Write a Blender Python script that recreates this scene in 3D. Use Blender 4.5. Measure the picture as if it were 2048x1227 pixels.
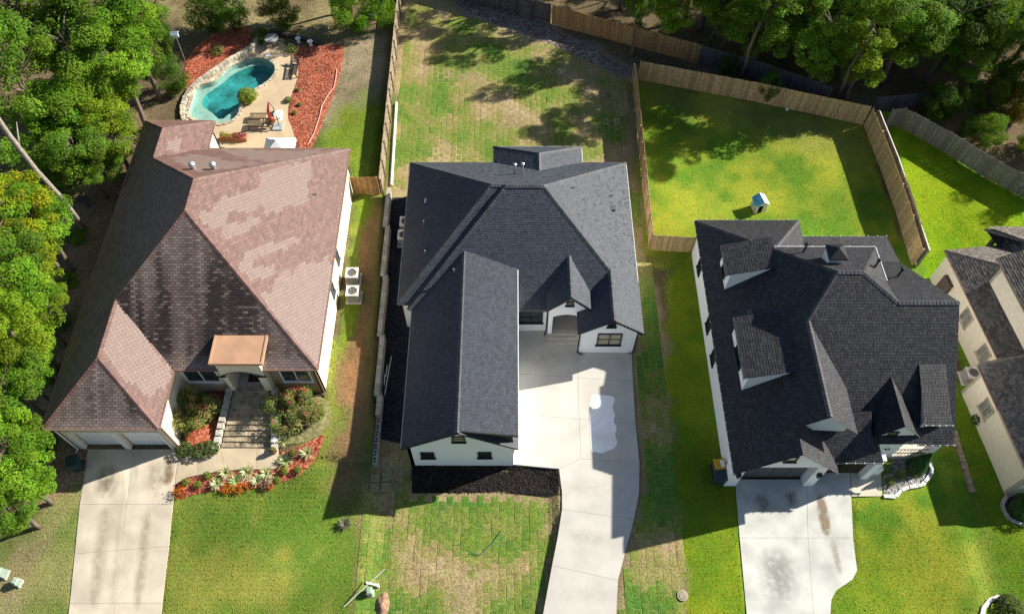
import bpy, bmesh, math, random
import numpy as np
from math import sin, cos, radians, pi, sqrt, atan2, floor
from mathutils import Vector, Matrix, noise as mnoise
R = random.Random(7)
scene = bpy.context.scene
for o in list(bpy.data.objects): bpy.data.objects.remove(o)
COL = scene.collection

# ------------------------------------------------------------ camera, sky, sun, exposure
FPX, PITCH, CAMZ = 1580.0, radians(58.0), 44.0        # focal length in photo pixels, tilt below the horizon, height
cam_d = bpy.data.cameras.new('camera'); cam = bpy.data.objects.new('camera', cam_d); COL.objects.link(cam)
cam.location = (0, 0, CAMZ); cam.rotation_euler = (pi/2 - PITCH, 0, 0)
cam_d.sensor_width = 36.0; cam_d.lens = 36.0*FPX/2048; cam_d.clip_end = 3000; cam_d.clip_start = 0.5
scene.camera = cam
SUNV = Vector((1.45, 0.56, 1.0)).normalized()          # towards the sun
world = bpy.data.worlds.new('World'); scene.world = world; world.use_nodes = True
wn = world.node_tree; sky = wn.nodes.new('ShaderNodeTexSky'); sky.sky_type = 'NISHITA'; sky.sun_disc = False
sky.sun_elevation = math.asin(SUNV.z); sky.sun_rotation = atan2(SUNV.x, SUNV.y)
sky.air_density = 1.0; sky.dust_density = 0.6; sky.ozone_density = 1.0
wn.links.new(sky.outputs[0], wn.nodes['Background'].inputs[0]); wn.nodes['Background'].inputs[1].default_value = 0.06
sun_d = bpy.data.lights.new('sun', 'SUN'); sun_d.energy = 5.0; sun_d.angle = radians(0.55); sun_d.color = (1.0, 0.95, 0.86)
sun = bpy.data.objects.new('sun', sun_d); COL.objects.link(sun)
sun.rotation_euler = SUNV.to_track_quat('Z', 'Y').to_euler(); sun.location = (40, 20, 60)
scene.view_settings.view_transform = 'Standard'; scene.view_settings.look = 'None'
scene.view_settings.exposure = 0.92; scene.view_settings.gamma = 1.0

# ------------------------------------------------------------ photo pixel -> place
_s, _c = sin(PITCH), cos(PITCH)
def at(u, v, z=0.0):
    a, b = (u-1024)/FPX, (613.5-v)/FPX
    d = (a, b*_s + _c, b*_c - _s); t = (z-CAMZ)/d[2]
    return Vector((d[0]*t, d[1]*t, z))
def project(x, y, z):
    zz = z-CAMZ; w = y*_c - zz*_s
    return 1024 + FPX*x/w, 613.5 - FPX*(y*_s + zz*_c)/w
def sst(a, b, x):
    if a > b: return 1-sst(b, a, x)
    t = min(1.0, max(0.0, (x-a)/(b-a))); return t*t*(3-2*t)
def wall_x(y): return -7.95 - 0.047*(y-16.6)
def left_rise(x, y):
    k_ = sst(-12, -18, x); amp = 0.7*(sst(13.0, 18.0, y)*(1-k_)+min(1, max(0, (y-8.5)/8.6))*k_)
    if y > 36.7: k = 1-sst(-10.25, -9.8, x)
    elif y > 16.8: k = 1-sst(wall_x(y)-0.22, wall_x(y)-0.05, x)
    else: k = 1-sst(-12.5+0.0*y, -8.0, x)
    return amp*k
def hd(x, y):                                           # the paved surfaces
    return -0.05*max(0.0, 16.3-y) + (0.7*min(1, max(0, (y-8.5)/8.6)) if x < -12 else 0.0)
def h(x, y):                                            # the ground
    z = -0.05*max(0.0, 16.3-y) + left_rise(x, y)
    z -= 0.34*sst(-8.5, -7, x)*(1-sst(2.0, 3.0, x))*(1-sst(16.3, 16.75, y))
    if x > 24.5: z -= 0.35*sst(24.8, 26.2, x)*(1-sst(30, 36, y))
    return z
def gnd(u, v, f=None):
    f = f or h; z = 0.0
    for _ in range(6): p = at(u, v, z); z = f(p.x, p.y)
    p = at(u, v, z); p.z = f(p.x, p.y); return p

# ------------------------------------------------------------ mesh helpers
class MB:
    def __init__(s): s.v = []; s.f = []; s.c = []; s.col = None
    def add(s, vs, fs, col=None):
        o = len(s.v); s.v += [tuple(p) for p in vs]
        for f in fs: s.f.append(tuple(i+o for i in f)); s.c.append(col or s.col)
        return s
    def box(s, x0, x1, y0, y1, z0, z1, col=None):
        return s.add([(x0,y0,z0),(x1,y0,z0),(x1,y1,z0),(x0,y1,z0),(x0,y0,z1),(x1,y0,z1),(x1,y1,z1),(x0,y1,z1)],
              [(3,2,1,0),(4,5,6,7),(0,1,5,4),(1,2,6,5),(2,3,7,6),(3,0,4,7)], col)
    def obox(s, c, dx, dy, dz, rz=0.0, col=None):      # centred in x, y; base at c.z
        ca, sa = cos(rz), sin(rz); P = []
        for z in (0, dz):
            for a, b in ((-1,-1),(1,-1),(1,1),(-1,1)):
                x, y = a*dx/2, b*dy/2; P.append((c[0]+x*ca-y*sa, c[1]+x*sa+y*ca, c[2]+z))
        return s.add(P, [(3,2,1,0),(4,5,6,7),(0,1,5,4),(1,2,6,5),(2,3,7,6),(3,0,4,7)], col)
    def prism(s, poly, vec, col=None):
        n = len(poly); vec = Vector(vec); a = [Vector(p) for p in poly]; b = [p+vec for p in a]
        s.add(a+b, [tuple(range(n))[::-1], tuple(range(n, 2*n))] + [(i, (i+1) % n, n+(i+1) % n, n+i) for i in range(n)], col)
        return s
    def bar(s, p, q, w, t, up=(0,0,1), col=None):      # rectangular bar from p to q
        p, q = Vector(p), Vector(q); d = (q-p).normalized(); u = Vector(up); a = d.cross(u)
        if a.length < 1e-4: a = d.cross(Vector((1,0,0)))
        a.normalize(); b = a.cross(d).normalized(); a = a*w/2; b = b*t/2
        P = [p-a-b, p+a-b, p+a+b, p-a+b, q-a-b, q+a-b, q+a+b, q-a+b]
        return s.add(P, [(3,2,1,0),(4,5,6,7),(0,1,5,4),(1,2,6,5),(2,3,7,6),(3,0,4,7)], col)
    def tube(s, pts, rad, n=7, col=None, cap=True):
        pts = [Vector(p) for p in pts]; rad = rad if isinstance(rad, (list, tuple)) else [rad]*len(pts)
        vs = []; fs = []
        for i, p in enumerate(pts):
            d = (pts[min(i+1, len(pts)-1)] - pts[max(i-1, 0)]).normalized()
            a = d.cross(Vector((0,0,1)) if abs(d.z) < 0.95 else Vector((1,0,0))).normalized(); b = d.cross(a)
            for k in range(n):
                t = 2*pi*k/n; vs.append(p + (a*cos(t)+b*sin(t))*rad[i])
        for i in range(len(pts)-1):
            for k in range(n):
                k2 = (k+1) % n; fs.append((i*n+k, i*n+k2, (i+1)*n+k2, (i+1)*n+k))
        if cap: fs.append(tuple(range(n))[::-1]); fs.append(tuple((len(pts)-1)*n+k for k in range(n)))
        return s.add(vs, fs, col)
    def lathe(s, c, prof, n=16, col=None, sy=1.0):     # prof: (radius, z)
        vs = []; fs = []; m = len(prof)
        for r, z in prof:
            for k in range(n): t = 2*pi*k/n; vs.append((c[0]+r*cos(t), c[1]+r*sin(t)*sy, c[2]+z))
        for i in range(m-1):
            for k in range(n):
                k2 = (k+1) % n; fs.append((i*n+k, i*n+k2, (i+1)*n+k2, (i+1)*n+k))
        fs.append(tuple(range(n))[::-1]); fs.append(tuple((m-1)*n+k for k in range(n)))
        return s.add(vs, fs, col)
    def mesh(s, name, m=None, smooth=False):
        me = bpy.data.meshes.new(name); me.from_pydata(s.v, [], s.f)
        if any(c is not None for c in s.c):
            at_ = me.color_attributes.new('tint', 'FLOAT_COLOR', 'CORNER')
            nl = len(me.loops); arr = np.ones((nl, 4), np.float32)
            tot = np.array([len(f) for f in s.f]); cc = np.array([c if c is not None else (1,1,1) for c in s.c], np.float32)
            arr[:, :3] = np.repeat(cc, tot, axis=0); at_.data.foreach_set('color', arr.ravel())
        if m: me.materials.append(m)
        if smooth: me.polygons.foreach_set('use_smooth', [True]*len(me.polygons))
        return me
    def obj(s, name, m, parent=None, smooth=False): return link(name, s.mesh(name, m, smooth), parent)
def link(name, data, parent=None):
    o = bpy.data.objects.new(name, data); COL.objects.link(o)
    if parent: o.parent = parent
    return o
def tag(o, label=None, cat=None, group=None, kind=None):
    if label: o['label'] = label
    if cat: o['category'] = cat
    if group: o['group'] = group
    if kind: o['kind'] = kind
    return o
def thing(name, label, cat, loc=(0,0,0), rz=0.0, group=None):
    o = link(name, None); o.location = loc; o.rotation_euler = (0,0,rz); o.empty_display_size = 0.2
    return tag(o, label, cat, group)
def dup(root, loc=None, rz=None, label=None, scale=None):
    r = root.copy(); COL.objects.link(r)
    if loc is not None: r.location = loc
    if rz is not None: r.rotation_euler = (0,0,rz)
    if scale is not None: r.scale = scale
    if label: r['label'] = label
    for ch in list(root.children):
        c = ch.copy(); COL.objects.link(c); c.parent = r
        for g in ch.children:
            d = g.copy(); COL.objects.link(d); d.parent = c
    return r

# ------------------------------------------------------------ materials
MATS = {}
def mat(name, col, rough=0.8, var=0.25, scale=3.0, bump=0.0, bscale=None, spec=0.3, metal=0.0, attr=False, col2=None, objcol=False, detail=4.0, contrast=(0.3, 0.7)):
    if name in MATS: return MATS[name]
    m = bpy.data.materials.new(name); m.use_nodes = True; nt = m.node_tree; N = nt.nodes; L = nt.links
    b = N['Principled BSDF']; b.inputs['Roughness'].default_value = rough; b.inputs['Metallic'].default_value = metal
    b.inputs['Specular IOR Level'].default_value = spec
    g = N.new('ShaderNodeNewGeometry'); tx = N.new('ShaderNodeTexNoise'); tx.inputs['Scale'].default_value = scale; tx.inputs['Detail'].default_value = detail
    L.new(g.outputs['Position'], tx.inputs['Vector'])
    r = N.new('ShaderNodeValToRGB'); e = r.color_ramp.elements; e[0].position, e[1].position = contrast
    c2 = col2 or tuple(min(1, c*(1+var)) for c in col); c1 = col if col2 else tuple(c*(1-var) for c in col)
    e[0].color = (*c1, 1); e[1].color = (*c2, 1); L.new(tx.outputs[0], r.inputs[0]); out = r.outputs[0]
    if attr or objcol:
        mx = N.new('ShaderNodeMix'); mx.data_type = 'RGBA'; mx.blend_type = 'MULTIPLY'; mx.inputs[0].default_value = 1
        if attr: a = N.new('ShaderNodeVertexColor'); a.layer_name = 'tint'; o2 = a.outputs[0]
        else: a = N.new('ShaderNodeObjectInfo'); o2 = a.outputs['Color']
        L.new(out, mx.inputs[6]); L.new(o2, mx.inputs[7]); out = mx.outputs[2]
    L.new(out, b.inputs['Base Color'])
    if bump:
        t2 = N.new('ShaderNodeTexNoise'); t2.inputs['Scale'].default_value = bscale or scale*4; t2.inputs['Detail'].default_value = 5
        L.new(g.outputs['Position'], t2.inputs['Vector'])
        bp = N.new('ShaderNodeBump'); bp.inputs['Strength'].default_value = 1.0; bp.inputs['Distance'].default_value = bump
        L.new(t2.outputs[0], bp.inputs['Height']); L.new(bp.outputs[0], b.inputs['Normal'])
    MATS[name] = m; return m
def leafmat(name, rough=0.45, trans=0.35):
    m = bpy.data.materials.new(name); m.use_nodes = True; nt = m.node_tree; N = nt.nodes; L = nt.links
    b = N['Principled BSDF']; b.inputs['Roughness'].default_value = rough; b.inputs['Specular IOR Level'].default_value = 0.15
    a = N.new('ShaderNodeVertexColor'); a.layer_name = 'tint'; oi = N.new('ShaderNodeObjectInfo')
    mx = N.new('ShaderNodeMix'); mx.data_type = 'RGBA'; mx.blend_type = 'MULTIPLY'; mx.inputs[0].default_value = 1
    L.new(a.outputs[0], mx.inputs[6]); L.new(oi.outputs['Color'], mx.inputs[7]); L.new(mx.outputs[2], b.inputs['Base Color'])
    t = N.new('ShaderNodeBsdfTranslucent'); ms = N.new('ShaderNodeMixShader'); ms.inputs[0].default_value = trans
    hs = N.new('ShaderNodeHueSaturation'); hs.inputs['Hue'].default_value = 0.485; hs.inputs['Value'].default_value = 1.25; hs.inputs['Saturation'].default_value = 1.1
    L.new(mx.outputs[2], hs.inputs['Color']); L.new(hs.outputs[0], t.inputs[0])
    L.new(b.outputs[0], ms.inputs[1]); L.new(t.outputs[0], ms.inputs[2]); L.new(ms.outputs[0], N['Material Output'].inputs[0])
    MATS[name] = m; return m
def glassmat(name, col, rough=0.04):
    m = mat(name, col, rough, 0.1, 1.5, spec=0.8); return m
M_WHITE = mat('white_painted_brick', (0.90,0.90,0.90), 0.7, 0.03, 9, 0.004, 14)
M_TRIMW = mat('white_trim', (0.82,0.82,0.81), 0.5, 0.05, 4)
M_CREAM = mat('cream_stucco', (0.74,0.66,0.50), 0.85, 0.06, 6, 0.004, 40)
M_BEIGE = mat('beige_stucco', (0.70,0.62,0.47), 0.85, 0.06, 4, 0.004, 40)
M_BLACK = mat('black_trim', (0.02,0.021,0.024), 0.45, 0.2, 4)
M_GLASS = glassmat('window_glass', (0.03,0.045,0.05))
M_GLASSW = glassmat('blind_behind_glass', (0.42,0.38,0.27), 0.1)
M_SHADE = mat('dark_interior', (0.03,0.03,0.03), 0.9)
M_GUTTER = mat('pale_gutter', (0.62,0.68,0.60), 0.4, 0.08, 5)
M_GUTTERB = mat('brown_gutter', (0.22,0.13,0.10), 0.5, 0.2, 5)
M_GUTTERG = mat('grey_gutter', (0.10,0.10,0.11), 0.5, 0.2, 5)
M_METAL = mat('galvanised_metal', (0.55,0.56,0.57), 0.35, 0.15, 6, metal=0.7)
M_CONC = mat('pale_concrete', (0.52,0.485,0.41), 0.85, 0.10, 0.9, 0.003, 30, detail=8)
# ------------------------------------------------------------ ground: one terrain grid, split by zone, colour from soil and grass cover
def vnoise(X, Y, s, seed):
    rs = np.random.RandomState(seed); T = rs.rand(256, 256)
    x = X/s + 1000; y = Y/s + 1000; xi = np.floor(x).astype(int); yi = np.floor(y).astype(int); fx = x-xi; fy = y-yi
    fx = fx*fx*(3-2*fx); fy = fy*fy*(3-2*fy); g = lambda a, b: T[a % 256, b % 256]
    return (g(xi, yi)*(1-fx)+g(xi+1, yi)*fx)*(1-fy) + (g(xi, yi+1)*(1-fx)+g(xi+1, yi+1)*fx)*fy
def polymask(U, V, poly, soft):
    P = np.array(poly, float); inside = np.zeros(U.shape, bool); dist = np.full(U.shape, 1e9)
    for i in range(len(P)):
        (x0, y0), (x1, y1) = P[i], P[(i+1) % len(P)]
        c = ((y0 > V) != (y1 > V)) & (U < (x1-x0)*(V-y0)/((y1-y0) or 1e-9) + x0); inside ^= c
        dx, dy = x1-x0, y1-y0; t = np.clip(((U-x0)*dx+(V-y0)*dy)/(dx*dx+dy*dy+1e-9), 0, 1)
        dist = np.minimum(dist, np.hypot(U-(x0+t*dx), V-(y0+t*dy)))
    sd = np.where(inside, dist, -dist); return np.clip(sd/soft*0.5+0.5, 0, 1)
X0, X1, Y0, Y1, RES = -52.0, 56.0, 2.0, 78.0, 0.25
nx = int((X1-X0)/RES)+1; ny = int((Y1-Y0)/RES)+1
gx = np.linspace(X0, X1, nx); gy = np.linspace(Y0, Y1, ny); GX, GY = np.meshgrid(gx, gy)
GZ = np.vectorize(h)(GX, GY)
n1 = vnoise(GX, GY, 2.6, 1); n2 = vnoise(GX, GY, 0.9, 2); n3 = vnoise(GX, GY, 6.0, 3)
GZb = GZ + (n1-0.5)*0.05
zz = GZ-CAMZ; W = GY*_c - zz*_s; GU = 1024+FPX*GX/W; GV = 613.5-FPX*(GY*_s+zz*_c)/W
JU = GU + (n2-0.5)*26 + (n1-0.5)*18; JV = GV + (vnoise(GX, GY, 0.9, 5)-0.5)*26 + (vnoise(GX, GY, 2.6, 6)-0.5)*18
C = np.zeros(GX.shape+(3,)); C[:] = (0.13, 0.098, 0.055)
C += (n1-0.5)[..., None]*np.array((0.05, 0.035, 0.02)); ZONE = np.zeros(GX.shape, int)
def paint(poly, col, col2=None, soft=14, zone=None, jit=True, amt=1.0, nz=None):
    global C
    m = polymask(JU if jit else GU, JV if jit else GV, poly, soft)
    c = np.array(col)[None, None, :]*np.ones(C.shape)
    if col2 is not None: k = np.clip(((nz if nz is not None else 0.55*n1+0.45*n2)-0.3)/0.4, 0, 1)[..., None]; c = c*(1-k)+np.array(col2)*k
    C = C*(1-(m*amt)[..., None]) + c*(m*amt)[..., None]
    if zone is not None: ZONE[polymask(GU, GV, poly, 1) > 0.5] = zone
OLIVE = (0.135,0.215,0.028); OLIVE2 = (0.28,0.285,0.055); LIME = (0.115,0.215,0.020); LIME2 = (0.265,0.30,0.030)
STRAW = (0.34,0.27,0.14); DIRT = (0.27,0.155,0.085)
# zones: 0 woodland floor, 1 left lawn, 2 middle lawn, 3 right lawn, 4 far right lawn
paint([(-60,1290),(-60,1130),(60,1030),(120,985),(180,950),(170,1300)], (0.135,0.175,0.04), (0.25,0.235,0.09), zone=1)
paint([(0,1150),(60,1090),(110,1060),(60,1160),(40,1227),(0,1227)], (0.26,0.20,0.12), None, amt=0.6)
paint([(110,870),(178,895),(168,965),(110,1000),(60,1035),(-20,1070),(-20,880)], (0.20,0.13,0.08), (0.26,0.18,0.11))
paint([(150,360),(240,360),(220,560),(140,760),(100,860),(40,870),(110,600)], (0.24,0.165,0.095), (0.30,0.22,0.12))
paint([(300,1290),(345,980),(430,950),(560,930),(640,830),(660,760),(690,560),(700,385),(768,385),(760,600),(748,920),(735,960),(715,1060),(700,1300)], OLIVE, OLIVE2, zone=1, soft=8)
paint([(330,1020),(420,1000),(560,1030),(600,1110),(450,1140),(360,1120)], (0.08,0.15,0.018), None, amt=0.55, soft=60)
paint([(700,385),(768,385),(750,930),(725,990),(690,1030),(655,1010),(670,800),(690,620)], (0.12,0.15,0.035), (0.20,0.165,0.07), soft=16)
paint([(722,440),(745,395),(752,420),(738,620),(730,800),(700,950),(676,970),(672,940),(700,700)], DIRT, (0.33,0.17,0.085), soft=20, amt=0.85)
paint([(662,800),(688,560),(705,470),(705,410),(730,392),(745,410),(722,440),(712,560),(690,700),(676,800),(660,880),(640,880)], (0.16,0.24,0.02), (0.22,0.27,0.04), soft=9)
paint([(560,320),(625,290),(660,225),(735,175),(790,160),(770,390),(690,390),(690,310)], (0.10,0.19,0.018), (0.19,0.25,0.03), zone=1)
paint([(640,150),(690,85),(700,60),(800,40),(785,180),(730,195),(690,215),(650,260)], (0.24,0.20,0.12), (0.33,0.27,0.17), soft=24, zone=1)
paint([(330,-20),(700,-20),(690,75),(560,80),(400,60),(340,60)], (0.13,0.10,0.05), (0.23,0.19,0.09), soft=20)
paint([(796,-40),(960,-20),(1110,60),(1268,150),(1292,480),(1300,520),(1345,700),(1342,900),(1375,1060),(1400,1300),(690,1300),(712,1060),(740,930),(765,800),(775,500),(785,330)], (0.27,0.215,0.11), STRAW, soft=6, zone=2)
paint([(690,1300),(712,1060),(735,960),(750,940),(752,1060),(740,1300)], (0.16,0.17,0.04), (0.28,0.23,0.09), soft=12)
paint([(1340,500),(1395,505),(1500,1000),(1500,1300),(1385,1300),(1345,1060),(1335,800)], (0.13,0.21,0.014), (0.21,0.26,0.016), zone=3, soft=10)
paint([(1268,150),(1500,200),(1745,250),(1790,430),(1850,560),(1290,520)], LIME, LIME2, zone=3, soft=5)
paint([(1290,165),(1500,205),(1740,255),(1740,310),(1640,300),(1500,250),(1330,200)], (0.17,0.14,0.07), (0.20,0.19,0.06), soft=30, amt=0.6)
paint([(1640,1300),(1690,960),(1780,900),(1900,840),(1935,890),(1990,1100),(2040,1300)], LIME, LIME2, zone=3, soft=8)
paint([(1640,1300),(1660,1150),(1760,1080),(1830,1180),(1800,1300)], (0.12,0.22,0.012), None, amt=0.5, soft=50)
paint([(1930,1080),(1965,1080),(2000,1300),(1950,1300)], (0.34,0.36,0.06), None, amt=0.5, soft=14)
paint([(1900,840),(1930,560),(1860,530),(2100,1000),(2200,1300),(2040,1300),(1980,1080),(1940,930)], (0.11,0.20,0.014), (0.16,0.25,0.016), zone=4, soft=6)
paint([(1755,235),(1850,235),(2110,420),(2110,520),(1880,600),(1840,560)], (0.15,0.27,0.008), (0.24,0.33,0.012), zone=4, soft=5)
paint([(880,-30),(960,-10),(1110,50),(1280,145),(1262,160),(1100,85),(930,25)], (0.17,0.13,0.10), (0.25,0.20,0.16), soft=5)
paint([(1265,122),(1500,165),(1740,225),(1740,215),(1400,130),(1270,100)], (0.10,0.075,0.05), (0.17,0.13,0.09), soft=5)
C = np.clip(C*(0.72+0.5*vnoise(GX, GY, 4.0, 8)+0.12*(vnoise(GX, GY, 0.5, 9)-0.5))[..., None], 0.005, 0.9)
for pv in ([(1030,655),(1262,690),(1279,925),(1278,985),(1236,1160),(1230,1300),(1078,1300),(1124,1018),(1118,937),(1020,928)], [(176,898),(359,898),(317,1300),(128,1300)], [(359,905),(440,894),(557,895),(557,937),(430,943),(350,968)], [(1470,945),(1762,945),(1764,992),(1706,1000),(1714,1140),(1660,1200),(1658,1300),(1497,1300)]):
    GZb -= 0.16*np.clip((polymask(GU, GV, pv, 10)-0.5)*2, 0, 1)      # bed dug out below the paving
def groundmat(name, fine=0.35, bump=0.04, bs=22, extra=None):
    m = bpy.data.materials.new(name); m.use_nodes = True; nt = m.node_tree; N = nt.nodes; L = nt.links
    b = N['Principled BSDF']; b.inputs['Roughness'].default_value = 0.9; b.inputs['Specular IOR Level'].default_value = 0.04
    a = N.new('ShaderNodeVertexColor'); a.layer_name = 'cover'; g = N.new('ShaderNodeNewGeometry')
    def nz(sc, det=4):
        t = N.new('ShaderNodeTexNoise'); t.inputs['Scale'].default_value = sc; t.inputs['Detail'].default_value = det; t.inputs['Roughness'].default_value = 0.65; L.new(g.outputs['Position'], t.inputs['Vector']); return t
    mr = N.new('ShaderNodeMapRange'); mr.inputs[1].default_value = 0.33; mr.inputs[2].default_value = 0.67; mr.inputs[3].default_value = 1-fine; mr.inputs[4].default_value = 1+fine*1.15
    L.new(nz(9, 6).outputs[0], mr.inputs[0])
    mx = N.new('ShaderNodeMix'); mx.data_type = 'RGBA'; mx.blend_type = 'MULTIPLY'; mx.inputs[0].default_value = 1
    L.new(a.outputs[0], mx.inputs[6]); L.new(mr.outputs[0], mx.inputs[7])
    hs = N.new('ShaderNodeHueSaturation'); L.new(mx.outputs[2], hs.inputs['Color'])
    m2 = N.new('ShaderNodeMapRange'); m2.inputs[1].default_value = 0.3; m2.inputs[2].default_value = 0.7; m2.inputs[3].default_value = 0.475; m2.inputs[4].default_value = 0.525
    L.new(nz(2.2, 5).outputs[0], m2.inputs[0]); L.new(m2.outputs[0], hs.inputs['Hue']); L.new(hs.outputs[0], b.inputs['Base Color'])
    bp = N.new('ShaderNodeBump'); bp.inputs['Distance'].default_value = bump; bp.inputs['Strength'].default_value = 1
    L.new(nz(bs, 5).outputs[0], bp.inputs['Height']); L.new(bp.outputs[0], b.inputs['Normal'])
    MATS[name] = m; return m
M_LAWN = groundmat('lawn_grass', 0.24, 0.05, 14); M_FLOOR = groundmat('woodland_litter', 0.6, 0.06, 9); M_STRAWB = groundmat('straw_soil', 0.4, 0.04, 16)
pool_edge = [(376,228),(385,206),(389,187),(395,176),(410,170),(427,166),(444,153),(457,138),(476,128),(497,120),(522,117),(539,123),(551,134),(551,145),(544,157),(529,170),(512,179),(497,187),(482,196),(478,206),(480,217),(478,230),(469,240),(452,247),(431,249),(393,242)]
ZONE[polymask(GU, GV, pool_edge, 14) > 0.02] = -1        # the pool basin goes here
quad_zone = ZONE[:-1, :-1]
for zi, (nm, lab, mm) in enumerate([('woodland_floor','brown leaf-littered ground under the trees',M_FLOOR),('lawn','olive green lawn with red dirt strip around the brown-roofed house',M_LAWN),
        ('sod_ground','pale straw soil under the newly laid sod of the middle lot',M_STRAWB),('lawn','lime green lawn round the black-roofed house on the right',M_LAWN),('lawn','bright green lawn of the beige house at the right edge',M_LAWN)]):
    jj, ii = np.nonzero(quad_zone == zi); i0 = jj*nx+ii
    F = np.stack([i0, i0+1, i0+nx+1, i0+nx], 1); used, inv = np.unique(F.ravel(), return_inverse=True); F = inv.reshape(F.shape)
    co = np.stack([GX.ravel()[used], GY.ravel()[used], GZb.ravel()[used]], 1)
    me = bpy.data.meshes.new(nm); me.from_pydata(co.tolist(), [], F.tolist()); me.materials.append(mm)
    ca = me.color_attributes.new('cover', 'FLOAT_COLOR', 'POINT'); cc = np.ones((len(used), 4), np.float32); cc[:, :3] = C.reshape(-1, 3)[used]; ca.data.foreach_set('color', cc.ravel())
    me.polygons.foreach_set('use_smooth', [True]*len(me.polygons)); tag(link(nm, me), lab, nm.replace('_', ' '), kind='structure')
me = MB().add([(-900,-900,-1.8),(900,-900,-1.8),(900,900,-1.8),(-900,900,-1.8)], [(0,1,2,3)]).mesh('terrain', mat('far_soil', (0.07,0.075,0.03), 0.95, 0.4, 0.2))
tag(link('terrain', me), 'wide soil plain far below and around the lots', 'ground', kind='structure')

# ------------------------------------------------------------ sheets laid over the ground
from mathutils.geometry import delaunay_2d_cdt
def smooth_poly(pts, n=3):
    for _ in range(n):
        q = []
        for i in range(len(pts)):
            a, b = pts[i], pts[(i+1) % len(pts)]; q += [a*0.75+b*0.25, a*0.25+b*0.75]
        pts = q
    return pts
def sheet_mesh(name, pts, dz, m, f=h, res=0.35, relief=0.0, seed=1):
    P = [Vector((p[0], p[1])) for p in pts]; xs = [p.x for p in P]; ys = [p.y for p in P]; n = len(P); V = list(P)
    U_, V_ = np.meshgrid(np.arange(min(xs), max(xs), res), np.arange(min(ys), max(ys), res)); mk = polymask(U_, V_, [tuple(p) for p in P], res*0.6)
    V += [Vector((a, b)) for a, b in zip(U_[mk > 0.95], V_[mk > 0.95])]
    vs, es, fs, *_ = delaunay_2d_cdt(V, [(i, (i+1) % n) for i in range(n)], [], 1, 1e-5)
    co = []
    for i, p in enumerate(vs):
        r = relief*(mnoise.noise(Vector((p.x*1.3, p.y*1.3, seed)))*0.6 + mnoise.noise(Vector((p.x*4, p.y*4, seed)))*0.4) if i >= n else -relief
        co.append((p.x, p.y, f(p.x, p.y)+dz+r))
    me = bpy.data.meshes.new(name); me.from_pydata(co, [], fs); me.materials.append(m)
    bm = bmesh.new(); bm.from_mesh(me); bmesh.ops.recalc_face_normals(bm, faces=bm.faces)
    if bm.faces and sum(fc.normal.z for fc in bm.faces) < 0: bmesh.ops.reverse_faces(bm, faces=bm.faces)
    bm.to_mesh(me); bm.free()
    if relief: me.polygons.foreach_set('use_smooth', [True]*len(me.polygons))
    return me
def sheet(name, px, dz, m, label, cat, f=h, res=0.35, relief=0.0, sm=2, kind='structure'):
    pts = [gnd(u, v, f).xy for u, v in px]
    if sm: pts = smooth_poly(pts, sm)
    return tag(link(name, sheet_mesh(name, pts, dz, m, f, res, relief, len(px))), label, cat, kind=kind)
def chipmat(name, c1, c2, c3, sc=16, bump=0.03):
    m = bpy.data.materials.new(name); m.use_nodes = True; nt = m.node_tree; N = nt.nodes; L = nt.links; b = N['Principled BSDF']; b.inputs['Roughness'].default_value = 0.9; b.inputs['Specular IOR Level'].default_value = 0.2
    g = N.new('ShaderNodeNewGeometry'); v = N.new('ShaderNodeTexVoronoi'); v.inputs['Scale'].default_value = sc; L.new(g.outputs['Position'], v.inputs['Vector'])
    t = N.new('ShaderNodeTexNoise'); t.inputs['Scale'].default_value = 0.8; t.inputs['Detail'].default_value = 6; L.new(g.outputs['Position'], t.inputs['Vector'])
    sp = N.new('ShaderNodeSeparateColor'); L.new(v.outputs['Color'], sp.inputs[0])
    r = N.new('ShaderNodeValToRGB'); e = r.color_ramp.elements; e[0].color = (*c1,1); e[1].color = (*c3,1); k = e.new(0.5); k.color = (*c2,1); L.new(sp.outputs[0], r.inputs[0])
    mr = N.new('ShaderNodeMapRange'); mr.inputs[1].default_value = 0.3; mr.inputs[2].default_value = 0.7; mr.inputs[3].default_value = 0.72; mr.inputs[4].default_value = 1.25; L.new(t.outputs[0], mr.inputs[0])
    mx = N.new('ShaderNodeMix'); mx.data_type = 'RGBA'; mx.blend_type = 'MULTIPLY'; mx.inputs[0].default_value = 1; L.new(r.outputs[0], mx.inputs[6]); L.new(mr.outputs[0], mx.inputs[7]); L.new(mx.outputs[2], b.inputs['Base Color'])
    bp = N.new('ShaderNodeBump'); bp.inputs['Distance'].default_value = bump; L.new(v.outputs['Distance'], bp.inputs['Height']); L.new(bp.outputs[0], b.inputs['Normal']); MATS[name] = m; return m
M_RED = chipmat('red_mulch', (0.19,0.036,0.017), (0.36,0.084,0.041), (0.48,0.19,0.11), 10)
M_DKMULCH = chipmat('black_mulch', (0.006,0.005,0.005), (0.014,0.011,0.01), (0.035,0.026,0.022), 9, 0.05)
M_BLKGRAV = chipmat('black_gravel', (0.006,0.007,0.01), (0.016,0.018,0.024), (0.05,0.055,0.065), 14, 0.05)
M_GREYGRAV = chipmat('grey_gravel', (0.12,0.11,0.11), (0.24,0.23,0.22), (0.42,0.40,0.38), 9, 0.05)
M_RIVER = chipmat('brown_river_rock', (0.10,0.075,0.06), (0.20,0.16,0.13), (0.33,0.29,0.25), 7, 0.06)
M_TANDECK = mat('tan_pool_deck', (0.50,0.38,0.24), 0.85, 0.14, 0.8, 0.003, 30, detail=8)

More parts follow.
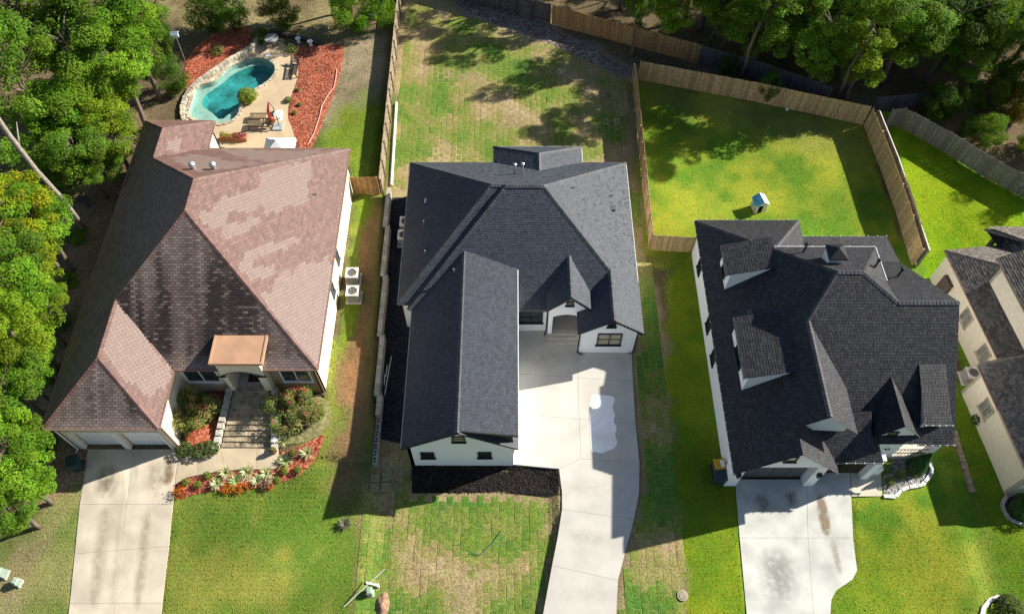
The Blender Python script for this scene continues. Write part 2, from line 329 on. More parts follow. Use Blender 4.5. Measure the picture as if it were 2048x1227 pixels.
def paving(name, panels, mname, col, label, cat, f=hd, top=0.03, thick=0.55, gap=0.012, var=0.11):
    """a paved surface: an Empty-free structure of slab pieces with recessed joints"""
    base = None
    for i, px in enumerate(panels):
        P = [gnd(u, v, f) for u, v in px]; c = sum((p.xy for p in P), Vector((0, 0)))/len(P)
        Q = []
        n = len(P)
        for k in range(n):
            a, b, d = P[k-1].xy, P[k].xy, P[(k+1) % n].xy
            e1 = (b-a).normalized(); e2 = (d-b).normalized(); n1 = Vector((-e1.y, e1.x)); n2 = Vector((-e2.y, e2.x))
            if n1.dot(c-b) < 0: n1 = -n1
            if n2.dot(c-b) < 0: n2 = -n2
            bi = (n1+n2); bi = bi/max(0.5, bi.length)/max(0.5, bi.length)*2 if bi.length > 1e-3 else n1
            Q.append(b + bi*gap*0.5)
        me = sheet_mesh('slab', Q, top, mat(mname, col, 0.85, var, 0.7, 0.003, 30, detail=9), f, 0.6)
        bm = bmesh.new(); bm.from_mesh(me)
        r = bmesh.ops.extrude_edge_only(bm, edges=[e for e in bm.edges if e.is_boundary])
        for v in [g_ for g_ in r['geom'] if isinstance(g_, bmesh.types.BMVert)]: v.co.z -= thick
        bmesh.ops.recalc_face_normals(bm, faces=bm.faces); bm.to_mesh(me); bm.free()
        if base is None: base = tag(link(name, me), label, cat, kind='structure')
        else: link('slab', me, base)
    return base
drive_mid = paving('driveway', [
 [(1030,655),(1156,655),(1156,755),(1036,747)], [(1156,655),(1262,690),(1266,763),(1156,755)],
 [(1036,747),(1156,755),(1158,838),(1037,828)], [(1156,755),(1266,763),(1271,848),(1158,838)],
 [(1037,828),(1158,838),(1162,917),(1118,937),(1020,928),(1036,880)], [(1158,838),(1271,848),(1279,925),(1162,917)],
 [(1118,937),(1162,917),(1279,925),(1278,985),(1268,1038),(1124,1018),(1124,985)],
 [(1124,1018),(1268,1038),(1250,1105),(1236,1160),(1104,1130),(1115,1075)], [(1104,1130),(1236,1160),(1230,1270),(1078,1270)]],
 'driveway_concrete', (0.50,0.475,0.42), 'pale concrete driveway curving from the white house to the street', 'driveway')
patch = [(1183,793),(1186,789),(1226,791),(1230,800),(1224,815),(1231,828),(1226,842),(1234,856),(1229,870),(1236,884),(1228,897),(1212,902),(1204,907),(1190,903),(1184,906),(1181,890),(1179,840)]
RESIDUE = link('residue_patch', sheet_mesh('residue_patch', smooth_poly([gnd(u, v, hd).xy for u, v in patch], 1), 0.034, mat('chalk_residue', (0.92,0.92,0.91), 0.8, 0.05, 3), hd), drive_mid)
drive_left = paving('driveway', [
 [(176,898),(266,898),(254,1008),(160,1008)], [(266,898),(359,898),(346,1008),(254,1008)],
 [(160,1008),(254,1008),(243,1099),(150,1107)], [(254,1008),(346,1008),(338,1092),(243,1099)],
 [(150,1107),(243,1099),(231,1206),(140,1206)], [(243,1099),(338,1092),(325,1206),(231,1206)],
 [(140,1206),(231,1206),(226,1270),(132,1270)], [(231,1206),(325,1206),(317,1270),(226,1270)]],
 'old_driveway_concrete', (0.52,0.455,0.35), 'stained concrete driveway in front of two white garage doors', 'driveway', var=0.2)
paving('walkway', [[(359,905),(392,900),(396,950),(372,955),(350,968)], [(392,900),(440,894),(450,940),(396,950)], [(440,894),(512,893),(514,938),(450,940)], [(512,893),(557,895),(557,937),(514,938)]],
 'walk_concrete', (0.48,0.39,0.27), 'tan concrete walkway from driveway to stone steps', 'walkway', var=0.16)
drive_right = paving('driveway', [
 [(1470,958),(1612,958),(1616,1075),(1479,1075)], [(1612,945),(1700,945),(1706,1075),(1616,1075)], [(1479,1075),(1616,1075),(1630,1270),(1497,1270)],
 [(1616,1075),(1706,1075),(1714,1140),(1705,1158),(1672,1180),(1662,1200),(1658,1270),(1630,1270)]],
 'right_driveway_concrete', (0.50,0.495,0.445), 'mottled grey concrete driveway before the dark double garage', 'driveway', var=0.22)
paving('walkway', [[(1701,945),(1762,945),(1764,992),(1703,992)]], 'right_walk_concrete', (0.55,0.50,0.39), 'small concrete entry pad beside the gravel bed', 'walkway', var=0.14)
def stain(parent, px, col, amt, soft=0.5, f=hd, dz=0.036):
    P = smooth_poly([gnd(u, v, f).xy for u, v in px], 2); me = sheet_mesh('stain', P, dz, STAINM, f, 0.16); PL = [tuple(p) for p in P]
    xy = np.array([v.co[:2] for v in me.vertices]); m = np.clip((polymask(xy[:,0], xy[:,1], PL, soft*2)-0.5)*2, 0, 1)
    cc = np.ones((len(xy), 4), np.float32); cc[:, :3] = col; a = me.color_attributes.new('tint', 'FLOAT_COLOR', 'POINT'); a.data.foreach_set('color', cc.ravel())
    al = me.attributes.new('cover', 'FLOAT', 'POINT'); al.data.foreach_set('value', (m*amt).astype(np.float32)); link('stain', me, parent)
STAINM = bpy.data.materials.new('surface_stain'); STAINM.use_nodes = True; _n = STAINM.node_tree; _b = _n.nodes['Principled BSDF']; _b.inputs['Roughness'].default_value = 0.85; _b.inputs['Specular IOR Level'].default_value = 0.2
_c1 = _n.nodes.new('ShaderNodeVertexColor'); _c1.layer_name = 'tint'; _n.links.new(_c1.outputs[0], _b.inputs['Base Color']); _a = _n.nodes.new('ShaderNodeAttribute'); _a.attribute_name = 'cover'
_t = _n.nodes.new('ShaderNodeTexNoise'); _t.inputs['Scale'].default_value = 3.0; _t.inputs['Detail'].default_value = 8; _g = _n.nodes.new('ShaderNodeNewGeometry'); _n.links.new(_g.outputs['Position'], _t.inputs['Vector'])
_r = _n.nodes.new('ShaderNodeMapRange'); _r.inputs[1].default_value = 0.22; _r.inputs[2].default_value = 0.58; _n.links.new(_t.outputs[0], _r.inputs[0]); _m = _n.nodes.new('ShaderNodeMath'); _m.operation = 'MULTIPLY'; _n.links.new(_r.outputs[0], _m.inputs[0]); _n.links.new(_a.outputs['Fac'], _m.inputs[1]); _n.links.new(_m.outputs[0], _b.inputs['Alpha'])
stain(drive_left, [(190,925),(245,925),(240,1000),(180,1000)], (0.16,0.135,0.095), 1.1, 0.7); stain(drive_left, [(285,915),(335,915),(330,1000),(280,1000)], (0.24,0.20,0.14), 0.5, 0.6)
stain(drive_left, [(322,905),(358,915),(348,975),(310,968),(330,940)], (0.22,0.155,0.075), 1.8, 0.4); stain(drive_left, [(195,1010),(230,1010),(205,1220),(170,1220)], (0.27,0.23,0.16), 0.9, 0.6); stain(drive_left, [(285,1010),(310,1010),(290,1220),(258,1220)], (0.25,0.215,0.15), 1.0, 0.5)
stain(drive_left, [(236,1010),(250,1010),(232,1220),(215,1220)], (0.28,0.24,0.17), 0.5, 0.3)
stain(drive_right, [(1628,985),(1650,985),(1668,1072),(1640,1072)], (0.25,0.185,0.115), 2.6, 0.3); stain(drive_right, [(1655,1075),(1672,1075),(1690,1150),(1672,1150)], (0.29,0.23,0.155), 1.3, 0.3)
stain(drive_right, [(1500,980),(1540,980),(1545,1030),(1510,1030)], (0.13,0.12,0.11), 1.1, 0.5); stain(drive_right, [(1560,975),(1600,975),(1600,1020),(1568,1020)], (0.12,0.115,0.11), 1.1, 0.5)
stain(drive_right, [(1500,1085),(1600,1090),(1610,1220),(1520,1220)], (0.28,0.275,0.245), 1.0, 1.2)
for pts_, a_ in (([(1050,760),(1140,765),(1140,790),(1050,785)],0.35), ([(1165,850),(1270,865),(1270,900),(1165,890)],0.4), ([(1130,950),(1260,960),(1250,1000),(1130,990)],0.35), ([(1120,1050),(1255,1065),(1245,1100),(1115,1085)],0.45), ([(1100,1160),(1225,1180),(1222,1215),(1095,1200)],0.3), ([(1045,690),(1140,700),(1140,740),(1045,735)],0.4)): stain(drive_mid, pts_, (0.40,0.36,0.28), a_, 0.8)
# beds
sheet('mulch_bed', [(351,967),(372,957),(396,952),(450,942),(557,939),(559,905),(600,892),(652,866),(648,880),(634,912),(606,946),(572,962),(540,970),(500,978),(440,978),(400,985),(349,1001)], 0.05, M_RED, 'red mulch flower bed below the concrete walkway', 'mulch bed', relief=0.03)
sheet('mulch_bed', [(365,880),(395,800),(455,775),(448,830),(438,890),(400,905)], 0.30, M_RED, 'dark red mulch bed left of the stone steps', 'mulch bed', relief=0.03)
sheet('planting_bed', [(545,885),(530,780),(655,790),(665,830),(650,866),(600,890)], 0.10, mat('bed_soil', (0.21,0.19,0.08), 0.95, 0.45, 4, 0.05, 12), 'brown planting bed right of the stone steps', 'flower bed', relief=0.06)
sheet('mulch_bed', [(824,928),(1020,931),(1116,938),(1123,987),(1000,985),(824,986)], 0.06, M_DKMULCH, 'black mulch bed under the white gable wall', 'mulch bed', relief=0.06, sm=0)
sheet('gravel_strip', [(774,395),(830,395),(850,600),(840,895),(756,876),(766,620)], 0.05, M_BLKGRAV, 'strip of black gravel beside the block retaining wall', 'gravel', relief=0.03, sm=0)
sheet('gravel_bed', [(1764,948),(1800,905),(1842,908),(1862,940),(1850,965),(1815,972),(1795,990),(1766,990)], 0.05, M_GREYGRAV, 'grey gravel bed with white stone edging by the front porch', 'gravel', relief=0.03)
sheet('mulch_bed', [(2003,1005),(2020,990),(2100,985),(2100,1065),(2040,1050),(2012,1030)], 0.05, mat('bark_mulch', (0.06,0.042,0.03), 0.95, 0.5, 9, 0.05, 14), 'brown bark bed at the corner of the beige house', 'mulch bed', relief=0.04)
sheet('gravel_strip', [(880,-30),(960,-8),(1110,52),(1278,146),(1262,162),(1098,88),(930,28)], 0.03, M_RIVER, 'strip of brown river rock along the back fence', 'gravel', relief=0.03)
# pool yard
deck_px = [(376,258),(368,235),(372,205),(398,176),(440,142),(480,118),(512,92),(520,80),(545,78),(575,92),(592,120),(598,150),(590,175),(578,205),(575,240),(588,262),(590,300),(420,300),(420,262)]
sheet('mulch_bed', [(366,150),(378,105),(430,62),(505,52),(516,88),(478,118),(440,142),(398,172),(374,196)], 0.10, M_RED, 'red mulch slope above the curved pool wall', 'mulch bed', relief=0.05)
sheet('mulch_bed', [(575,92),(640,92),(690,86),(686,130),(664,200),(640,260),(618,305),(586,305),(578,262),(572,240),(578,205),(592,170),(598,140)], 0.05, M_RED, 'broad red mulch bed right of the pool deck', 'mulch bed', relief=0.04)
POOL = smooth_poly([gnd(u, v).xy for u, v in pool_edge], 2)
def ring_sheet(name, outer, inner, dz, m):
    P = outer+inner; n, k = len(outer), len(inner)
    ed = [(i, (i+1) % n) for i in range(n)]+[(n+i, n+(i+1) % k) for i in range(k)]
    vs, es, fs, *_ = delaunay_2d_cdt(P, ed, [], 1, 1e-5); F = []
    IN = [tuple(p) for p in inner]
    for f in fs:
        c = sum((vs[i] for i in f), Vector((0,0)))/len(f)
        if polymask(np.array([c.x]), np.array([c.y]), IN, 1e-6)[0] < 0.5: F.append(tuple(f))
    mb = MB(); mb.add([(p.x, p.y, h(p.x, p.y)+dz) for p in vs], F); me = mb.mesh(name, m)
    bm = bmesh.new(); bm.from_mesh(me); bmesh.ops.recalc_face_normals(bm, faces=bm.faces)
    if sum(fc.normal.z for fc in bm.faces) < 0: bmesh.ops.reverse_faces(bm, faces=bm.faces)
    bm.to_mesh(me); bm.free(); return me
def offset_poly(pts, d):
    n = len(pts); out = []
    area = sum(pts[i].x*pts[(i+1) % n].y-pts[(i+1) % n].x*pts[i].y for i in range(n)); sg = 1 if area > 0 else -1
    for i in range(n):
        t = (pts[(i+1) % n]-pts[i-1]).normalized(); out.append(pts[i]+Vector((t.y, -t.x))*d*sg)
    return out
DZ = 0.09
deck = smooth_poly([gnd(u, v).xy for u, v in deck_px], 2)
tag(link('pool_deck', ring_sheet('pool_deck', deck, offset_poly(POOL, 0.02), DZ, M_TANDECK)), 'tan concrete pool deck with two lounge chairs', 'pool deck', kind='structure')
# ------------------------------------------------------------ roofs of real shingle tabs
def clip_rect(poly, s0, s1, t0, t1):
    for ax, lim, sg in ((0, s0, 1), (0, s1, -1), (1, t0, 1), (1, t1, -1)):
        out = []; n = len(poly)
        for i in range(n):
            a, b = poly[i], poly[(i+1) % n]; da, db = (a[ax]-lim)*sg, (b[ax]-lim)*sg
            if da >= 0: out.append(a)
            if (da >= 0) != (db >= 0):
                k = da/(da-db); out.append((a[0]+(b[0]-a[0])*k, a[1]+(b[1]-a[1])*k))
        poly = out
        if len(poly) < 3: return []
    return poly
def roof(parent, faces, decks, tint, gap=0.014, lam=0.25, expo=0.14, tabw=0.19, caps=(), capcol=(0.06,0.064,0.072), capw=0.15, thick=0.014, rnd=None, skip=None, name='roof', jit=0.2):
    rnd = rnd or R; deck = MB(); sh = MB()
    for F in faces:
        F = [Vector(p) for p in F]; nrm = Vector((0,0,0))
        for i in range(len(F)): nrm += F[i].cross(F[(i+1) % len(F)])
        nrm.normalize()
        if nrm.z < 0: nrm = -nrm; F = F[::-1]
        deck.add(F, [tuple(range(len(F)))])
        dn = Vector((nrm.x*nrm.z, nrm.y*nrm.z, nrm.z*nrm.z-1)); dn.normalize(); ax = nrm.cross(dn)
        o = F[0]; P2 = [((p-o).dot(dn), (p-o).dot(ax)) for p in F]
        smax = max(p[0] for p in P2); smin = min(p[0] for p in P2); t0 = min(p[1] for p in P2); t1 = max(p[1] for p in P2)
        row = 0; s1 = smax
        while s1 > smin+0.01:
            s0 = s1-expo; t = t0 - tabw*(0.5 if row % 2 else 0.0) - (rnd.random()*tabw*0.5 if jit else 0.0)
            while t < t1:
                w = tabw*(rnd.uniform(1-jit, 1+jit)); q = clip_rect(P2, s0, s1, t, t+w-gap)
                if q:
                    cs = sum(p[0] for p in q)/len(q); ct = sum(p[1] for p in q)/len(q); c3 = o+dn*cs+ax*ct
                    if not (skip and skip(c3)):
                        lift = thick*rnd.choice((0.8, 1.0, 1.2)); off = 0.005 if rnd.random() < lam else 0.0; col = tint(c3, nrm, rnd)
                        up = [o+dn*p[0]+ax*p[1]+nrm*(0.004+off+lift*(p[0]-s0)/expo) for p in q]; n = len(up); base = len(sh.v)
                        sh.v += [tuple(p) for p in up]; sh.f.append(tuple(range(base, base+n))); sh.c.append(col)
                        for i in range(n):
                            a, b = q[i], q[(i+1) % n]
                            if abs(a[0]-s1) < 1e-5 and abs(b[0]-s1) < 1e-5:
                                k = len(sh.v); pa = o+dn*a[0]+ax*a[1]-nrm*0.004; pb = o+dn*b[0]+ax*b[1]-nrm*0.004
                                sh.v += [tuple(pa), tuple(pb)]; sh.f.append((base+i, k, k+1, base+(i+1) % n)); sh.c.append((col[0]*0.6, col[1]*0.6, col[2]*0.6))  # butt faces tinted darker, the course shadow put into their colour
                t += w
            s1 = s0; row += 1
    ro = deck.obj(name, decks, parent); so = sh.obj('shingles', M_SHINGLE, ro); so['kind'] = 'stuff'
    if caps:
        cp = MB()
        for p, q in caps:
            p, q = Vector(p), Vector(q); L_ = (q-p).length; d = (q-p)/L_; a = d.cross(Vector((0,0,1))).normalized(); n = max(1, int(L_/0.2)); u = a.cross(d).normalized()
            for i in range(n):
                k = rnd.uniform(0.75, 1.25); c = tuple(x*k for x in capcol); e = p+d*(L_*i/n); f = p+d*(L_*(i+1.1)/n); z0 = u*0.055; z1 = u*0.035
                cp.add([e-a*capw-u*0.045+z1*0.3, e+z0, e+a*capw-u*0.045+z1*0.3, f-a*capw-u*0.06, f+z1, f+a*capw-u*0.06], [(0,1,4,3),(1,2,5,4),(0,2,1)], c)
        co = cp.obj('ridge_caps', M_SHINGLE, ro); co['kind'] = 'stuff'
    return ro
M_SHINGLE = mat('asphalt_shingle', (1,1,1), 0.6, 0.16, 35, 0.003, 90, spec=0.32, attr=True)
def hipfaces(x0, x1, y0, y1, z, s, sides='lrfb', sl=None):
    """hip roof over a rectangle; a side letter left out of sides becomes a gable end"""
    w, d = x1-x0, y1-y0
    if w <= d:
        hw = w/2; zr = z+s*hw; xm = (x0+x1)/2; ya = y0+(hw if 'f' in sides else 0); yb = y1-(hw if 'b' in sides else 0)
        A, B = (xm, ya, zr), (xm, yb, zr); F = [[(x0,y1,z),(x0,y0,z),A,B], [(x1,y0,z),(x1,y1,z),B,A]]
        if 'f' in sides: F.append([(x0,y0,z),(x1,y0,z),A])
        if 'b' in sides: F.append([(x1,y1,z),(x0,y1,z),B])
    else:
        hw = d/2; zr = z+s*hw; ym = (y0+y1)/2; xa = x0+(hw if 'l' in sides else 0); xb = x1-(hw if 'r' in sides else 0)
        A, B = (xa, ym, zr), (xb, ym, zr); F = [[(x0,y0,z),(x1,y0,z),B,A], [(x1,y1,z),(x0,y1,z),A,B]]
        if 'l' in sides: F.append([(x0,y1,z),(x0,y0,z),A])
        if 'r' in sides: F.append([(x1,y0,z),(x1,y1,z),B])
    return F, A, B
def eaves(parent, segs, m, name='gutter', w=0.10, t=0.12):
    for p, q in segs: MB().bar(p, q, w, t).obj(name, m, parent)
def walls(parent, segs, m, z0, thick=0.2, name='wall'):
    """segs: (x0,y0,x1,y1,ztop) vertical wall panels"""
    for s in segs:
        x0, y0, x1, y1, zt = s[:5]; d = Vector((x1-x0, y1-y0)); n = Vector((-d.y, d.x)).normalized()*thick
        zb = s[5] if len(s) > 5 else z0
        MB().prism([(x0,y0,zb),(x1,y1-0,zb),(x1+n.x,y1+n.y,zb),(x0+n.x,y0+n.y,zb)], (0,0,zt-zb)).obj(name, m, parent)
def window(parent, c, right, w, hh, nx=2, ny=2, fm=None, gm=None, fw=0.07, sill=True, name='window'):
    """framed window on a wall face; c = centre on the wall, right = unit vector to its right seen from outside"""
    fm = fm or M_BLACK; gm = gm or M_GLASS; c = Vector(c); r = Vector(right).normalized(); u = Vector((0,0,1)); n = r.cross(u)
    mb = MB()
    def q(a0, a1, b0, b1, d0, d1):
        P = [c+r*a+u*b+n*d for d in (d0, d1) for a, b in ((a0,b0),(a1,b0),(a1,b1),(a0,b1))]
        mb.add(P, [(3,2,1,0),(4,5,6,7),(0,1,5,4),(1,2,6,5),(2,3,7,6),(3,0,4,7)])
    a, b = w/2, hh/2
    q(-a, a, b-fw, b, 0, 0.07); q(-a, a, -b, -b+fw, 0, 0.07); q(-a, -a+fw, -b+fw, b-fw, 0, 0.07); q(a-fw, a, -b+fw, b-fw, 0, 0.07)
    for i in range(1, nx): q(-a+w*i/nx-0.025, -a+w*i/nx+0.025, -b+fw, b-fw, 0.012, 0.06)
    for i in range(1, ny):
        z = -b+hh*i/ny; q(-a+fw, a-fw, z-0.02, z+0.02, 0.012, 0.055)
    if sill: q(-a-0.06, a+0.06, -b-0.07, -b-0.003, 0, 0.11)
    f = mb.obj(name, fm, parent)
    MB().add([c+r*x+u*y+n*0.016 for x, y in ((-a+fw,-b+fw),(a-fw,-b+fw),(a-fw,b-fw),(-a+fw,b-fw))], [(0,1,2,3)]).obj('pane', gm, f)
    return f
def downspout(parent, p, zt, zb, kick, m):
    MB().tube([(p[0],p[1],zt),(p[0],p[1],zb+0.15),(p[0]+kick[0],p[1]+kick[1],zb+0.06)], 0.05, 6).obj('downspout', m, parent)
def roofvent(parent, p, kind='pipe', m=None):
    mb = MB(); x, y, z = p
    if kind == 'pipe': mb.tube([(x,y,z-0.1),(x,y,z+0.35)], 0.045, 8)
    elif kind == 'tall': mb.tube([(x,y,z-0.2),(x,y,z+0.75)], 0.06, 9); mb.lathe((x,y,z+0.75), [(0.07,0),(0.12,0.04),(0.12,0.12),(0.05,0.17)], 10)
    elif kind == 'ball': mb.tube([(x,y,z-0.2),(x,y,z+0.2)], 0.14, 10); mb.lathe((x,y,z+0.2), [(0.10,0),(0.19,0.08),(0.22,0.18),(0.19,0.29),(0.10,0.37),(0.02,0.39)], 12)
    elif kind == 'box': mb.obox((x,y,z-0.08), 0.3, 0.3, 0.2); mb.obox((x,y,z+0.12), 0.36, 0.36, 0.03)
    return mb.obj('roof_vent', m or M_METAL, parent)

# ============================================================ the white house in the middle
HC = thing('white_house', 'white painted brick house with black shingle roof in the middle', 'house', (0.5, 27, 0))
HC.location = (0,0,0)
E0, S = 3.0, 0.763
def tint_mid(c, n, r):
    k = r.uniform(0.78, 1.2)*(1.0+0.06*mnoise.noise(c*0.5))
    b = (0.060, 0.067, 0.082)
    return tuple(x*k for x in b)
M_DECK = mat('roof_felt', (0.012,0.013,0.016), 0.95)
F1, A1, B1 = hipfaces(-7.0, 7.85, 25.85, 37.35, E0, S)               # main hip
y1m = 25.40; run = (37.35-y1m)/2; zr = E0+S*run; ym = y1m+run; x0m = -6.35
F2 = [[(x0m,y1m,E0),(7.85,y1m,E0),(7.85-run,ym,zr),(x0m+run,ym,zr)], [(x0m,y1m+2*run,E0),(x0m,y1m,E0),(x0m+run,ym,zr)], [(7.85,y1m,E0),(7.85,37.35,E0),(7.85-run,ym,zr)],
      [(7.85,37.35,E0),(x0m,37.35,E0),(x0m+run,ym,zr),(7.85-run,ym,zr)]]
main_in = lambda c, e=0.03: min(c.x+7.0, 7.85-c.x, c.y-25.85, 37.35-c.y)*S+E0-e > c.z
m2_in = lambda c, e=0.03: min(c.x-x0m, 7.85-c.x, c.y-y1m, 37.35-c.y)*S+E0-e > c.z
roof(HC, F1, M_DECK, tint_mid, caps=[((-7,37.35,E0),A1), ((-7,25.85,E0),A1), (A1, (x0m+run-0.2, A1[1], A1[2]))], skip=m2_in)
capd = [((7.85,37.35,E0),(7.85-run,ym,zr)), ((7.85,y1m,E0),(7.85-run,ym,zr)), ((x0m,y1m,E0),(x0m+run,ym,zr)), ((x0m+run,ym,zr),(7.85-run,ym,zr))]
roof(HC, F2, M_DECK, tint_mid, caps=capd, skip=main_in)
# garage wing with gable front and a long shed dormer to the right
WX0, WX1, WY, WR = -6.1, 0.33, 16.45, -2.88; WS = (5.18-E0)/(WR-WX0); ZR = 5.18
roof(HC, [[(WX0,28.3,E0),(WX0,WY,E0),(WR,WY,ZR),(WR,28.3,ZR)], [(WX1,WY,E0),(WX1,26.5,E0),(WR,28.3,ZR),(WR,WY,ZR)]], M_DECK, tint_mid, skip=lambda c: m2_in(c) or main_in(c) or (c.x > WR and c.y > 17.6))
ZS = 4.52
roof(HC, [[(WX1,WY+0.12,ZS),(WX1,27.6,ZS),(WR,28.35,ZR+0.02),(WR,WY+0.1,ZR+0.02)]], M_DECK, tint_mid, caps=[((WR,WY,ZR+0.02),(WR,28.2,ZR+0.02))], skip=m2_in)
walls(HC, [(-5.85,16.62,-5.85,25.9,2.95), (-6.75,26.1,-6.75,37.1,2.95)], M_WHITE, -0.4, -0.2)
MB().prism([(-5.85,16.62,-0.5),(0.08,16.62,-0.5),(0.08,16.62,2.85),(WR,16.62,ZR-0.14),(-5.85,16.62,2.85)], (0,0.2,0)).obj('wall', M_WHITE, HC)
walls(HC, [(0.08,16.82,0.08,25.6,2.9), (-0.02,16.9,-0.02,27.4,4.45,2.9)], M_WHITE, -0.1, 0.2)
MB().prism([(0.08,16.72,3.12),(-0.02,16.72,4.42),(WR+0.3,16.72,ZR-0.1)], (0,0.1,0)).obj('dormer_cheek', M_BLACK, HC)  # black colour stands in for shade on the roof slope under the dormer edge
# front wall under the main eave, back and right walls
walls(HC, [(0.28,25.68,2.3,25.68,2.9), (-6.75,37.0,7.6,37.0,2.9), (-6.75,25.95,-5.85,25.95,2.9)], M_WHITE, -0.1, 0.2)
walls(HC, [(7.6,24.1,7.6,37.0,2.9)], M_WHITE, -0.1, 0.2)
# right front gable
GX0, GX1, GY = 3.95, 7.9, 23.75; GR = (GX0+GX1)/2+0.05; GZ_ = E0+S*(GX1-GX0)/2
roof(HC, [[(GX0,27.5,E0),(GX0,GY,E0),(GR,GY,GZ_),(GR,27.5,GZ_)], [(GX1,GY,E0),(GX1,27.5,E0),(GR,27.5,GZ_),(GR,GY,GZ_)]], M_DECK, tint_mid, caps=[((GR,GY,GZ_),(GR,27.1,GZ_))], skip=lambda c: m2_in(c))
MB().prism([(4.2,24.08,-0.1),(7.6,24.08,-0.1),(7.6,24.08,2.85),(GR,24.08,GZ_-0.15),(4.2,24.08,2.85)], (0,0.2,0)).obj('wall', M_WHITE, HC)
walls(HC, [(4.2,25.7,4.2,24.28,2.85)], M_WHITE, -0.1, 0.2)
# porch gable
PX0, PX1, PY = 2.12, 4.83, 25.02; PR = 3.47; PZE, PZR = 3.62, 5.02
roof(HC, [[(PX0,28.2,PZE),(PX0,PY,PZE),(PR,PY,PZR),(PR,28.2,PZR)], [(PX1,PY,PZE),(PX1,28.2,PZE),(PR,28.2,PZR),(PR,PY,PZR)]], M_DECK, tint_mid, caps=[((PR,PY,PZR),(PR,28.0,PZR))], skip=m2_in)
arch = [(2.27,PY+0.22,0.42),(2.52,PY+0.22,0.42),(2.52,PY+0.22,2.45)] + [(2.52+1.7*i/8, PY+0.22, 2.45+0.28*sin(pi*i/8)) for i in range(1, 8)] + [(4.22,PY+0.22,2.45),(4.22,PY+0.22,0.42),(4.7,PY+0.22,0.42),(4.7,PY+0.22,PZE-0.12),(PR,PY+0.22,PZR-0.15),(2.27,PY+0.22,PZE-0.12)]
MB().prism(arch, (0,0.22,0)).obj('porch_arch', M_WHITE, HC)
walls(HC, [(2.27,27.2,2.27,25.46,3.5), (4.5,25.46,4.5,27.2,3.5), (2.47,27.2,4.5,27.2,3.4)], M_WHITE, 0.0, 0.2)
MB().box(2.47,4.5,25.46,27.2,0,0.41).obj('porch_floor', mat('porch_slab', (0.40,0.375,0.34), 0.8, 0.1, 4), HC)
for i, (ya, yb, zt) in enumerate([(24.68,24.98,0.14),(24.98,25.46,0.28)]): MB().box(2.22,4.18,ya,yb,-0.05,zt).obj('step', M_CONC, HC)
MB().box(2.22,4.2,25.22,25.458,0.0,0.40).obj('step', M_CONC, HC)
MB().box(3.0,3.9,27.13,27.198,0.41,2.5).obj('front_door', M_BLACK, HC)
# windows of the white house
window(HC, (-4.78,16.62,1.62), (1,0,0), 0.78, 0.85, 1, 2); window(HC, (-1.55,16.62,1.66), (1,0,0), 0.78, 0.85, 1, 2)
window(HC, (WR-0.02,16.62,3.95), (1,0,0), 0.72, 0.75, 1, 2, gm=M_GLASSW)
window(HC, (5.98,24.08,1.75), (1,0,0), 1.5, 1.4, 2, 2, gm=M_GLASSW); window(HC, (GR-0.02,24.08,3.5), (1,0,0), 0.5, 0.5, 1, 2)
window(HC, (1.18,25.68,1.72), (1,0,0), 1.5, 1.35, 2, 2); window(HC, (PR,PY+0.22,4.05), (1,0,0), 0.46, 0.5, 1, 2, gm=M_GLASSW)
window(HC, (4.9,25.2,3.2), (1,0,0), 0.4, 0.3, 1, 1)
for p, q in [((-7.02,25.85,2.93),(-7.02,37.35,2.93)), ((7.87,23.75,2.93),(7.87,37.35,2.93)), ((-6.12,WY,2.93),(-6.12,25.85,2.93)), ((WX1+0.02,WY,ZS-0.07),(WX1+0.02,27.5,ZS-0.07)), ((WX1+0.02,WY,2.93),(WX1+0.02,18.0,2.93))]:
    MB().bar(p, q, 0.07, 0.10).obj('gutter', M_GUTTER, HC)
for p, q in [((0.3,25.37,2.93),(2.3,25.37,2.93)), ((-7,37.38,2.93),(-1.3,37.38,2.93)), ((4.8,37.38,2.93),(7.85,37.38,2.93)), ((-7.0,25.83,2.93),(-6.1,25.83,2.93))]:
    MB().bar(p, q, 0.07, 0.10).obj('gutter', M_GUTTERG, HC)
for a, b, c in [((WX0,WY-0.01,E0-0.09),(WR,WY-0.01,ZR-0.09),0), ((WX1,WY-0.01,E0-0.09),(WR,WY-0.01,ZR-0.09),0), ((GX0,GY-0.01,E0-0.09),(GR,GY-0.01,GZ_-0.09),0), ((GX1,GY-0.01,E0-0.09),(GR,GY-0.01,GZ_-0.09),0),
        ((PX0,PY-0.01,PZE-0.09),(PR,PY-0.01,PZR-0.09),0), ((PX1,PY-0.01,PZE-0.09),(PR,PY-0.01,PZR-0.09),0), ((WX1,WY+0.1,ZS-0.09),(WR,WY+0.09,ZR-0.07),0)]:
    MB().bar(a, b, 0.05, 0.16).obj('rake_board', M_BLACK, HC)
downspout(HC, (2.2,25.6), 2.9, 0.0, (-0.15,-0.25), M_BLACK); downspout(HC, (4.13,24.05), 2.9, 0.0, (0.3,-0.15), M_BLACK); downspout(HC, (7.66,24.05), 2.8, 0, (-0.3,-0.1), M_BLACK)
